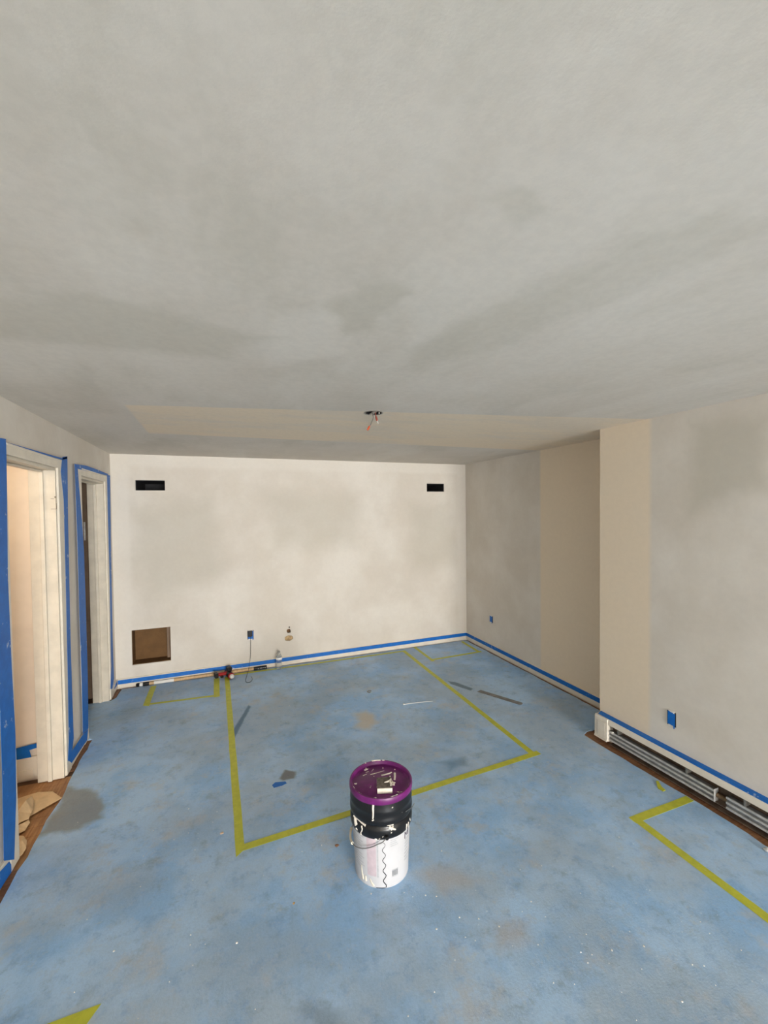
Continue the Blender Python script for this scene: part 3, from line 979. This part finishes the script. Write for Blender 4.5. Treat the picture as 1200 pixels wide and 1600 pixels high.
# ------------------------------------------------------------------ things along the back wall
m_pole = wood_mat('pale_pole_wood', rgb(196, 160, 116), rgb(222, 190, 146), 1, 0.5)
PY = D - 0.034
pole = tag(empty('extension_pole', (0, PY, 0.0195)), 'pale wooden pole with black ends lying against the back baseboard', 'pole')
MB().tube([(-0.74, 0, 0), (0.335, 0, 0.0)], 0.0175, 14).build('shaft', m_pole, pole, smooth=True)
MB().tube([(0.325, 0, 0), (0.33, 0, 0), (0.47, 0, 0)], [0.0180, 0.0192, 0.0192], 14).build('grip', m_blackp, pole, smooth=True)
MB().tube([(-0.86, 0, 0), (-0.85, 0, 0), (-0.74, 0, 0), (-0.735, 0, 0)], [0.011, 0.0175, 0.0185, 0.0176], 14).build('threaded_tip', m_blackp, pole, smooth=True)
MB().tube([(-0.825, 0, 0), (-0.795, 0, 0)], 0.0190, 14).build('tip_band', m_dev, pole, smooth=True)
MB().tube([(-0.69, 0, 0), (-0.50, 0, 0)], 0.0180, 14).build('paper_label', m_dev, pole, smooth=True)
mk = MB()
for k, x in enumerate((0.37, 0.392, 0.408, 0.430, 0.447)):
    mk.box((x, -0.0203, -0.006 + 0.003 * (k % 2)), (x + 0.011, -0.0188, 0.006 + 0.002 * (k % 3)))
mk.build('grip_print', simple('grey_print', rgb(138, 138, 140)), pole)

m_red = simple('dark_red_plastic', rgb(150, 28, 28), 0.4, var=0.2)
dr = tag(empty('cordless_drill', (0.03, 4.945, 0.0), 0.30), 'red and black power tool with a silver nose on the floor by the pole', 'power tool')
MB().lathe([(0.020, -0.09), (0.031, -0.085), (0.034, -0.04), (0.034, 0.03), (0.028, 0.05)], 20).build('motor_housing', m_blackp, dr, smooth=True).matrix_local = Matrix.Translation((0.03, -0.005, 0.036)) @ Matrix.Rotation(math.pi / 2, 4, 'X')
MB().lathe([(0.029, 0.045), (0.032, 0.05), (0.032, 0.068), (0.026, 0.074)], 20).build('clutch_ring', m_red, dr, smooth=True).matrix_local = Matrix.Translation((0.03, -0.005, 0.036)) @ Matrix.Rotation(math.pi / 2, 4, 'X')
MB().lathe([(0.024, 0.074), (0.024, 0.090), (0.018, 0.100), (0.008, 0.106)], 16).build('chuck', simple('bright_chuck', rgb(226, 222, 216), 0.3, 0.3), dr, smooth=True).matrix_local = Matrix.Translation((0.03, -0.005, 0.036)) @ Matrix.Rotation(math.pi / 2, 4, 'X')
MB().tube([(0.01, 0.02, 0.045), (-0.03, 0.02, 0.048), (-0.085, 0.022, 0.050)], [0.021, 0.018, 0.020], 12).build('handle', m_red, dr, smooth=True)
MB().box((-0.120, -0.012, 0.024), (-0.086, 0.056, 0.076)).build('battery', m_blackp, dr, bevel=0.005)
MB().box((0.010, -0.012, 0.066), (0.062, 0.050, 0.110)).build('gear_case', m_blackp, dr, bevel=0.010)
MB().box((-0.06, -0.004, 0.014), (-0.03, 0.03, 0.03)).build('trigger', m_blackp, dr, bevel=0.003)

bt = NT('clear_bottle_plastic')
bt.b.inputs['Transmission Weight'].default_value = 0.92
bt.b.inputs['IOR'].default_value = 1.25
m_bottle = bt.done((0.93, 0.95, 0.95, 1), 0.06)
bo = tag(empty('clear_bottle', (0.605, 5.000, 0)), 'clear plastic bottle with a painted white highlight standing by the back baseboard', 'bottle')
MB().lathe([(0.0, 0.004), (0.030, 0.0005), (0.034, 0.010), (0.034, 0.055), (0.031, 0.066), (0.034, 0.078), (0.034, 0.125), (0.028, 0.150), (0.014, 0.172), (0.013, 0.185)], 24, False).build('bottle_body', m_bottle, bo, smooth=True)
MB().lathe([(0.0345, 0.110), (0.0352, 0.112), (0.0340, 0.134), (0.0325, 0.136)], 24, False).build('bottle_highlight', simple('white_highlight', rgb(240, 238, 236), 0.4), bo, smooth=True)  # white ring painted in place of a highlight on the plastic
MB().lathe([(0.0155, 0.184), (0.0155, 0.200), (0.013, 0.202)], 16).build('bottle_cap', simple('grey_cap', rgb(150, 148, 142), 0.5), bo, smooth=True)

# ------------------------------------------------------------------ paint pail
BC = Vector((0.741, 2.0086, 0.0))
PHI = math.atan2(BC.x, BC.y)
pail = tag(empty('paint_pail', BC, -PHI), 'tall white and black paint pail with a purple lid, splashed with paint', 'pail')
m_pw = simple('white_pail_plastic', rgb(204, 204, 207), 0.35, var=0.04, scale=8)


def splash_mat(name, c, rough, scale, thr, paint=rgb(228, 220, 208)):
    t = NT(name)
    v = t.coord()
    n = t.noise(v, scale, 4, 0.65, thr, thr + 0.02)
    k = t.mix(c, (c[0] * 1.5, c[1] * 1.5, c[2] * 1.5, 1), t.noise(v, 18, 4, 0.6, 0.4, 0.7))
    k = t.mix(k, paint, n)
    return t.done(k, rough, 0, 0.5)


m_pb = splash_mat('black_pail_plastic', rgb(20, 20, 22), 0.3, 30, 0.72)
m_lid = splash_mat('purple_lid_plastic', rgb(100, 22, 96), 0.38, 38, 0.69)
m_drip = simple('dried_white_paint', rgb(232, 224, 212), 0.5, var=0.05)


def prad(z):
    return 0.136 + (0.1475 - 0.136) * z / 0.25


MB().lathe([(0.0, 0.0), (0.130, 0.0), (0.1355, 0.003), (0.136, 0.008), (0.1475, 0.250), (0.1475, 0.262)], 64, False).build('pail_body', m_pw, pail, smooth=True)
BLK = [(0.1480, 0.2505), (0.1530, 0.2525), (0.1568, 0.262), (0.1582, 0.278), (0.1572, 0.294), (0.1540, 0.303), (0.1500, 0.308), (0.1498, 0.314), (0.1545, 0.319), (0.1582, 0.326), (0.1588, 0.345), (0.1570, 0.350), (0.1566, 0.372), (0.1580, 0.376), (0.1580, 0.388), (0.1560, 0.394), (0.1540, 0.434)]
band = MB().lathe(BLK, 64, False).build('black_collar', m_pb, pail, smooth=True)
LID = [(0.1545, 0.424), (0.1600, 0.424), (0.1610, 0.432), (0.1605, 0.448), (0.1575, 0.4535), (0.1510, 0.4535), (0.1480, 0.449), (0.1440, 0.439), (0.1280, 0.4370), (0.1240, 0.4395), (0.0, 0.4400)]
lid = MB().lathe(LID, 64, False).build('lid', m_lid, pail, smooth=True)
m_bottom = m_pw
MB().lathe([(0.1362, 0.0), (0.1368, 0.001), (0.1368, 0.005), (0.1362, 0.006)], 64, False).build('base_rim', m_bottom, pail)


def pol(theta, r, z):
    """theta degrees from the side facing the viewpoint, positive to the right"""
    a = math.radians(theta)
    return Vector((r * math.sin(a), -r * math.cos(a), z))


def wrap(th0, th1, z0, z1, off, name, mat, parent, nseg=10, rf=prad):
    vs, fs = [], []
    for i in range(nseg + 1):
        th = th0 + (th1 - th0) * i / nseg
        for z in (z0, z1):
            vs.append(pol(th, rf(z) + off, z))
        for z in (z0, z1):
            vs.append(pol(th, rf(z) - 0.001, z))
    for i in range(nseg):
        a, b = 4 * i, 4 * (i + 1)
        fs += [(a, b, b + 1, a + 1), (a + 2, b + 2, b, a), (a + 1, b + 1, b + 3, a + 3)]
    return MB().add(vs, fs).build(name, mat, parent, smooth=True)


m_pink = simple('faded_pink_print', rgb(202, 186, 193), 0.45, var=0.06, scale=40)
m_gprint = simple('faded_grey_print', rgb(184, 186, 190), 0.45, var=0.08, scale=60)
m_gmid = simple('grey_print_dark', rgb(112, 114, 118), 0.45, var=0.15, scale=60)
m_ink = simple('dark_violet_ink', rgb(46, 34, 60), 0.45)
m_line = simple('black_ink', rgb(40, 42, 46), 0.45)
wrap(-30, -11, 0.058, 0.249, 0.0004, 'pink_panel', m_pink, pail)
wrap(-9.5, -6.5, 0.055, 0.246, 0.0004, 'grey_rule', m_gprint, pail, 3)
for k in range(13):
    z = 0.238 - k * 0.0135
    if 0.150 < z < 0.165:
        continue
    wrap(-72, -36 - (k * 7 % 11), z, z + 0.0045, 0.0004, 'text_line', m_gprint, pail, 5)
for k in range(4):
    wrap(17, 34 - (k * 5 % 7), 0.236 - k * 0.010, 0.2405 - k * 0.010, 0.0004, 'text_line', m_gprint, pail, 4)
bc = wrap(20.5, 34, 0.048, 0.085, 0.0004, 'barcode_panel', m_gprint, pail, 4)
for k in range(8):
    th = 21.2 + k * 1.6
    wrap(th, th + (0.7 if k % 3 else 1.1), 0.054, 0.081, 0.0007, 'barcode_line', m_gmid, bc, 1)
# wavy black line
wv = []
for i in range(61):
    z = 0.232 - 0.228 * i / 60
    th = 5.0 + 2.9 * math.sin((0.232 - z) / 0.052 * 2 * math.pi) - 1.0 * (z - 0.1) / 0.1
    wv.append(pol(th, prad(z) - 0.0004, z))
MB().tube(wv, [0.0012 + 0.0014 * i / 60 for i in range(61)], 6).build('wavy_line', m_line, pail, smooth=True)
wrap(-12, 7, 0.0008, 0.0042, 0.0010, 'dark_edge', m_line, pail, 6)
# vertical lettering at the right edge: the visible dark strokes and faint letters below
ltr = MB()


def stroke(pts, w, name, mat, parent=pail):
    """stroke on the pail wall through (theta, z) points"""
    path = []
    for i in range(len(pts) - 1):
        for k in range(4):
            s = k / 4
            th, z = pts[i][0] + (pts[i + 1][0] - pts[i][0]) * s, pts[i][1] + (pts[i + 1][1] - pts[i][1]) * s
            path.append(pol(th, prad(z) - 0.0002, z))
    path.append(pol(pts[-1][0], prad(pts[-1][1]) - 0.0002, pts[-1][1]))
    return MB().tube(path, w, 6).build(name, mat, parent, smooth=True)


stroke([(52, 0.206), (52, 0.240)], 0.0022, 'letter_stroke', m_ink)
stroke([(52, 0.240), (57, 0.218), (63, 0.244)], 0.0022, 'letter_stroke', m_ink)
stroke([(63, 0.244), (63, 0.212)], 0.0022, 'letter_stroke', m_ink)
for k, z in enumerate((0.192, 0.176, 0.160, 0.142, 0.124, 0.106, 0.090)):
    wrap(52, 68 - (k * 3 % 5), z, z + 0.008, 0.0004, 'faint_letter', m_gprint, pail, 3)

# bail handle: from the front lug down round the left side to the back lug
m_bail = simple('steel_bail_wire', rgb(150, 150, 148), 0.35, 0.8, var=0.1)
bail_pts = []
for i in range(25):
    s = i / 24
    th = 9 - 186 * s
    sag = math.sin(math.pi * s)
    z = 0.270 - 0.104 * sag ** 0.8
    r = prad(min(z, 0.25)) + 0.010 + 0.006 * sag
    if i < 2 or i > 22:
        r += 0.008
    bail_pts.append(pol(th, r, z))
bail = MB().tube(bail_pts, 0.0024, 8).build('bail', m_bail, pail, smooth=True)
gp = [pol(9 - 186 * s, prad(0.17) + 0.016, 0.270 - 0.104 * math.sin(math.pi * s) ** 0.8) for s in (0.40, 0.44, 0.48, 0.52, 0.56, 0.60)]
MB().tube(gp, [0.0075, 0.0060, 0.0058, 0.0058, 0.0060, 0.0075], 10).build('grip', simple('cream_grip_plastic', rgb(222, 214, 196), 0.45), bail, smooth=True)
for th in (9, -177):
    q0, q1 = pol(th, 0.150, 0.270), pol(th, 0.172, 0.270)
    MB().tube([q0, q1], [0.012, 0.0085], 12).build('bail_lug', m_pb, pail, smooth=True)
MB().tube([pol(48, 0.160, 0.352), pol(66, 0.168, 0.347), pol(80, 0.170, 0.338)], 0.0018, 6).build('wire_clip', m_bail, pail, smooth=True)


# paint drips and smears (dried paint has thickness)
def rblk(z):
    for (r0, z0), (r1, z1) in zip(BLK[:-1], BLK[1:]):
        if z0 <= z <= z1:
            return r0 + (r1 - r0) * (z - z0) / (z1 - z0)
    return 0.1605 if z > 0.424 else prad(z)


def drip(pts, ws, parent=band):
    path = [pol(t, rblk(z) - 0.0008, z) for t, z in pts]
    return MB().tube(path, ws, 8).build('paint_drip', m_drip, parent, smooth=True)


def dense(pts, n=6):
    out = []
    for i in range(len(pts) - 1):
        for k in range(n):
            s = k / n
            out.append(tuple(pts[i][j] + (pts[i + 1][j] - pts[i][j]) * s for j in range(2)))
    out.append(pts[-1])
    return out


def drip2(pts, w0, w1):
    d = dense(pts)
    return drip(d, [1.3 * (w0 + (w1 - w0) * i / (len(d) - 1)) for i in range(len(d))])


drip2([(-14, 0.423), (-14.5, 0.40), (-14, 0.385), (-14.5, 0.365), (-15, 0.355)], 0.0045, 0.0030)
drip2([(-15.2, 0.350), (-14.5, 0.346)], 0.0045, 0.0045)
drip2([(-62, 0.318), (-55, 0.300), (-50, 0.288)], 0.0060, 0.0075)
drip2([(-52, 0.318), (-40, 0.311), (-30, 0.306)], 0.0030, 0.0042)
drip2([(-38, 0.300), (-36, 0.288), (-37, 0.276), (-39, 0.268)], 0.0032, 0.0020)
drip2([(-52, 0.270), (-48, 0.266)], 0.0035, 0.0025)
drip2([(10, 0.322), (16, 0.319), (22, 0.318)], 0.0016, 0.0030)
drip2([(14, 0.308), (20, 0.300), (26, 0.292)], 0.0055, 0.0025)
drip2([(22, 0.308), (17, 0.296)], 0.0025, 0.0040)
drip2([(17, 0.286), (17.5, 0.283)], 0.0030, 0.0030)
drip2([(52, 0.286), (51, 0.270), (52, 0.258)], 0.0035, 0.0018)
drip2([(58, 0.285), (57, 0.268), (58, 0.256)], 0.0030, 0.0014)
drip2([(64, 0.292), (66, 0.276)], 0.0028, 0.0016)
drip2([(20, 0.405), (20.5, 0.402)], 0.0034, 0.0030)
drip2([(-4, 0.262), (-3.5, 0.260)], 0.0036, 0.0036)
drip2([(2, 0.272), (2.5, 0.270)], 0.0030, 0.0030)
drip2([(-12, 0.2555), (-8, 0.2545)], 0.0034, 0.0026)
drip2([(-40, 0.268), (-39.5, 0.255)], 0.0012, 0.0030)
# runs of cream paint low on the white body
for pts, w0, w1 in (([(-46, 0.085), (-45, 0.05), (-42, 0.02)], 0.0035, 0.0060), ([(-36, 0.045), (-35, 0.02)], 0.0060, 0.0080), ([(-25, 0.040), (-22, 0.022), (-17, 0.008)], 0.0045, 0.0065)):
    d = dense(pts)
    MB().tube([pol(t, prad(z) - w0 * 0.6, z) for t, z in d], [w0 + (w1 - w0) * i / (len(d) - 1) for i in range(len(d))], 8).build('paint_run', simple('cream_paint_run', rgb(218, 212, 196)), pail, smooth=True)


def lid_smear(pts, ws):
    """smear on the lid through (right, forward) points in lid radii; height follows the lid"""
    def zl(r):
        best = 0.44
        for (r0, z0), (r1, z1) in zip(LID[3:-1], LID[4:]):
            if r1 <= r <= r0:
                best = z0 + (z1 - z0) * (r0 - r) / max(1e-6, r0 - r1)
        return best
    path = []
    for i in range(len(pts) - 1):
        for k in range(4):
            s = k / 4
            x, y = [(pts[i][j] + (pts[i + 1][j] - pts[i][j]) * s) * 0.16 for j in range(2)]
            path.append(Vector((x, y, zl(math.hypot(x, y)) - 0.0002)))
    x, y = pts[-1][0] * 0.16, pts[-1][1] * 0.16
    path.append(Vector((x, y, zl(math.hypot(x, y)) - 0.0002)))
    w = [ws[0] + (ws[1] - ws[0]) * i / (len(path) - 1) for i in range(len(path))]
    o = MB().tube(path, w, 8).build('paint_smear', m_drip, lid, smooth=True)
    return o


for pts, ws in [
    ([(-0.50, 0.70), (-0.44, 0.62), (-0.54, 0.56)], (0.003, 0.005)), ([(-0.52, 0.80), (-0.50, 0.84)], (0.004, 0.003)),
    ([(-0.30, 0.93), (-0.14, 0.965), (0.0, 0.965)], (0.004, 0.0035)), ([(0.06, 0.965), (0.14, 0.96)], (0.003, 0.002)),
    ([(-0.34, 0.32), (-0.10, 0.42), (0.12, 0.52)], (0.0030, 0.0014)), ([(-0.30, 0.50), (-0.24, 0.62)], (0.0015, 0.0020)),
    ([(-0.58, 0.28), (-0.46, 0.36)], (0.0016, 0.0016)), ([(-0.50, 0.44), (-0.40, 0.50)], (0.0014, 0.0014)),
    ([(0.02, 0.26), (0.14, 0.30), (0.28, 0.36), (0.36, 0.42)], (0.0050, 0.0035)), ([(0.46, 0.36), (0.46, 0.20), (0.44, 0.02)], (0.0065, 0.0050)),
    ([(0.30, 0.22), (0.32, 0.05), (0.36, -0.10), (0.44, -0.16)], (0.0035, 0.0075)), ([(0.34, -0.22), (0.44, -0.22)], (0.0045, 0.0055)),
    ([(0.46, 0.56), (0.48, 0.58)], (0.003, 0.003)), ([(0.06, 0.66), (0.09, 0.67)], (0.0026, 0.0026)),
    ([(-0.84, -0.10), (-0.76, -0.12)], (0.0030, 0.0040)), ([(-0.70, -0.56), (-0.60, -0.66), (-0.48, -0.73)], (0.0060, 0.0030)),
    ([(-0.28, -0.86), (-0.16, -0.92), (-0.08, -0.88)], (0.0040, 0.0045)), ([(-0.12, -0.30), (-0.08, -0.44)], (0.0020, 0.0030)),
    ([(0.10, -0.92), (0.34, -0.88), (0.5, -0.80)], (0.0016, 0.0020)), ([(0.50, -0.55), (0.56, -0.56)], (0.0028, 0.0022)),
    ([(-0.34, -0.32), (-0.32, -0.33)], (0.0025, 0.0025)), ([(-0.86, -0.36), (-0.82, -0.42)], (0.0022, 0.0022)),
]:
    lid_smear(pts, ws)

# sanding sponge on the lid
sp = tag(empty('sanding_sponge', BC + Matrix.Rotation(-PHI, 3, 'Z') @ Vector((0.018, -0.062, 0.4415)), -PHI + 0.03), 'grey topped sanding block with white sides on the purple lid', 'sanding block')
MB().box((-0.037, -0.042, 0.0), (0.037, 0.042, 0.026)).build('foam_body', simple('cream_foam', rgb(230, 222, 206), 0.8), sp, bevel=0.002)
MB().box((-0.0368, -0.0418, 0.0262), (0.0368, 0.0418, 0.030)).build('grit_face', simple('grey_grit', rgb(112, 104, 96), 0.9, var=0.35, scale=60), sp, bevel=0.0015)
sm = MB()
sm.tube([(0.000, 0.000, 0.0300), (0.015, 0.002, 0.0302), (0.028, 0.010, 0.0300), (0.034, 0.026, 0.0300)], [0.002, 0.0045, 0.0060, 0.0030], 8)
sm.tube([(0.030, -0.030, 0.0300), (0.031, -0.010, 0.0300), (0.028, 0.008, 0.0300)], [0.003, 0.0055, 0.005], 8)
sm.build('paint_smear', m_drip, sp, smooth=True)

# ------------------------------------------------------------------ brown paper in the lit doorway
m_paper = simple('brown_kraft_paper', rgb(224, 194, 152), 0.8, var=0.10, scale=14)


def paper(name, outline_px, z, ridge, label, thick=0.0012, seed=1, lift=0.012):
    """creased paper sheet: outline on the floor plane, triangulated to a raised crease"""
    r = random.Random(seed)
    ring = []
    for i in range(len(outline_px)):
        a = hit(*outline_px[i], 2, z)
        b = hit(*outline_px[(i + 1) % len(outline_px)], 2, z)
        for k in range(3):
            q = a.lerp(b, k / 3)
            q.z = z + r.uniform(0, lift)
            ring.append(q)
    mids = [hit(p[0], p[1], 2, z) + Vector((0, 0, p[2])) for p in ridge]
    bm = bmesh.new()
    rv = [bm.verts.new(q) for q in ring]
    mv = [bm.verts.new(q) for q in mids]
    n = len(rv)
    near = [min(range(len(mv)), key=lambda m: (mv[m].co.xy - rv[i].co.xy).length) for i in range(n)]
    for i in range(n):
        j = (i + 1) % n
        bm.faces.new((rv[i], rv[j], mv[near[j]]))
        if near[i] != near[j]:
            try:
                bm.faces.new((rv[i], mv[near[j]], mv[near[i]]))
            except ValueError:
                pass
    bmesh.ops.recalc_face_normals(bm, faces=bm.faces)
    me = bpy.data.meshes.new(name)
    bm.to_mesh(me)
    bm.free()
    me.materials.append(m_paper)
    o = bpy.data.objects.new(name, me)
    col.objects.link(o)
    md = o.modifiers.new('solid', 'SOLIDIFY')
    md.thickness = thick
    return tag(o, label, 'paper', 'brown paper scraps in the doorway')


paper('kraft_paper', [(0, 1262), (22, 1250), (60, 1238), (82, 1237), (97, 1247), (75, 1260), (44, 1277), (10, 1285)], 0.004, [(28, 1262, 0.012), (60, 1252, 0.010), (78, 1247, 0.006)],
      'flat pointed sheet of brown paper reaching over the doorway boards', seed=2, lift=0.004)
paper('kraft_paper', [(10, 1290), (27, 1272), (49, 1246), (53, 1252), (51, 1268), (45, 1280), (25, 1292)], 0.018, [(27, 1282, 0.050), (41, 1268, 0.070), (50, 1253, 0.040)],
      'folded brown paper standing up on the pointed sheet', seed=3, lift=0.012)
paper('kraft_paper', [(7, 1300), (25, 1292), (45, 1282), (47, 1286), (39, 1298), (23, 1306), (7, 1312)], 0.004, [(23, 1300, 0.028), (39, 1290, 0.022)],
      'narrow crumpled strip of brown paper in the doorway', seed=4, lift=0.008)
paper('kraft_paper', [(7, 1312), (23, 1306), (37, 1307), (42, 1314), (41, 1326), (35, 1336), (23, 1344), (7, 1350)], 0.004, [(21, 1322, 0.020), (34, 1318, 0.022)],
      'rounded brown paper scrap beside the near casing', seed=6, lift=0.006)

# ------------------------------------------------------------------ small litter on the floor
zt = tag(empty('zip_tie', (fp(631, 1101)[0], fp(631, 1101)[1], 0.0)), 'white zip tie lying inside the large yellow rectangle', 'zip tie')
e_ = Vector((*fp(676, 1096), 0.0)) - zt.location
MB().tube([(0, 0, 0.003), e_ * 0.5 + Vector((0, 0.004, 0.004)), e_ + Vector((0, 0, 0.0025))], [0.003, 0.0025, 0.0018], 6).build('strap', m_dev, zt)
MB().box((-0.007, -0.008, 0.0), (0.007, 0.008, 0.010)).build('head', m_dev, zt, bevel=0.002)
rg = MB()
cpt = Vector((*fp(577, 1081), 0.004))
rg.tube([cpt + Vector((0.020 * math.cos(k * math.pi / 8), 0.020 * math.sin(k * math.pi / 8), 0.002 * math.sin(k))) for k in range(14)], 0.004, 8)
tag(rg.build('metal_clip', m_galv, smooth=True), 'small shiny open metal ring on the floor near the zip tie', 'ring')


def chunk(name, px, py, size, mat, label, cat, group=None, flat=0.5, seed=0):
    r = random.Random(seed + int(px * 7 + py))
    bm = bmesh.new()
    bmesh.ops.create_icosphere(bm, subdivisions=1, radius=1.0)
    for v in bm.verts:
        v.co *= 1 + r.uniform(-0.3, 0.3)
        v.co.x *= size
        v.co.y *= size * r.uniform(0.6, 1.0)
        v.co.z *= size * flat
    zmin = min(v.co.z for v in bm.verts)
    x, y = fp(px, py)
    for v in bm.verts:
        v.co += Vector((x, y, -zmin - 0.0003))
    me = bpy.data.meshes.new(name)
    bm.to_mesh(me)
    bm.free()
    me.materials.append(mat)
    o = bpy.data.objects.new(name, me)
    col.objects.link(o)
    return tag(o, label, cat, group)


m_crumb = simple('plaster_crumb', rgb(226, 222, 214), 0.8)
m_chip = simple('brown_wood_chip', rgb(150, 108, 78), 0.8)
chunk('wood_chip', 527, 1322, 0.014, m_chip, 'small brown chip on the floor beside the pail', 'chip', flat=0.3)
chunk('wood_chip', 347, 1303, 0.011, simple('tan_chip', rgb(206, 182, 156)), 'tan crumb beside the yellow tape corner', 'chip', flat=0.4)
chunk('wood_chip', 459, 1412, 0.007, simple('ochre_chip', rgb(184, 150, 96)), 'tiny ochre crumb on bare blue floor', 'chip')
chunk('plaster_lump', 1198, 1331, 0.020, simple('grey_lump', rgb(190, 190, 186)), 'grey plaster lump against the heater boards', 'plaster', flat=0.6)
for i, (px, py) in enumerate([(452, 1103), (735, 1063), (813, 1077), (846, 1162), (820, 1188), (638, 1588), (178, 1487), (370, 1474), (682, 1401), (830, 1409), (665, 1399), (780, 1448),
                              (1006, 1479), (1066, 1566), (956, 1485), (916, 1460), (925, 1492), (1158, 1485), (682, 1452), (690, 1330), (295, 1264), (224, 1338), (272, 1312), (455, 1233), (500, 1219),
                              (470, 1090), (580, 1397), (1045, 1314), (927, 1222), (718, 1434), (748, 1436), (907, 1396)]):
    chunk('plaster_crumb', px, py, 0.0028 + 0.002 * random.random(), m_crumb, 'white plaster crumb scattered on the blue floor', 'crumb', 'plaster crumbs on the floor', seed=i)
mb = MB()
rr = random.Random(11)
for i in range(420):
    x, y = rr.uniform(-0.9, 2.6), rr.uniform(0.9, 4.9)
    if (x - BC.x) ** 2 + (y - BC.y) ** 2 < 0.03:
        continue
    s = rr.uniform(0.0010, 0.0030)
    mb.add([(x - s, y - s * .6, 0), (x + s, y - s * .8, 0), (x + s * .3, y + s, 0), (x, y, s * 1.2)], [(0, 1, 3), (1, 2, 3), (2, 0, 3), (0, 2, 1)])
tag(mb.build('plaster_grit', m_crumb), 'fine white plaster grit strewn over the blue floor', 'grit', kind='stuff')

# ------------------------------------------------------------------ lamp in the room behind the lit doorway
lamp = tag(empty('ceiling_lamp', (-1.75, 2.75, C)), 'round ceiling lamp in the room beyond the doorway', 'lamp')
gl = NT('lit_lamp_glass')
gl.b.inputs['Emission Color'].default_value = (1, 0.80, 0.55, 1)
gl.b.inputs['Emission Strength'].default_value = 3.0
gl = gl.done((0.9, 0.85, 0.75, 1), 0.4)
MB().lathe([(0.0, -0.10), (0.07, -0.09), (0.11, -0.06), (0.12, -0.02), (0.12, 0.0)], 24, False).build('lamp_globe', gl, lamp, smooth=True)
MB().lathe([(0.13, -0.015), (0.13, 0.0)], 24).build('lamp_base', m_galv, lamp)
pl = bpy.data.lights.new('hall_lamp_light_offscreen', 'POINT')
pl.energy = 12
pl.color = (1.0, 0.82, 0.62)
pl.shadow_soft_size = 0.06
po = bpy.data.objects.new('hall_lamp_light_offscreen', pl)
po.location = (-1.75, 2.75, C - 0.17)
col.objects.link(po)
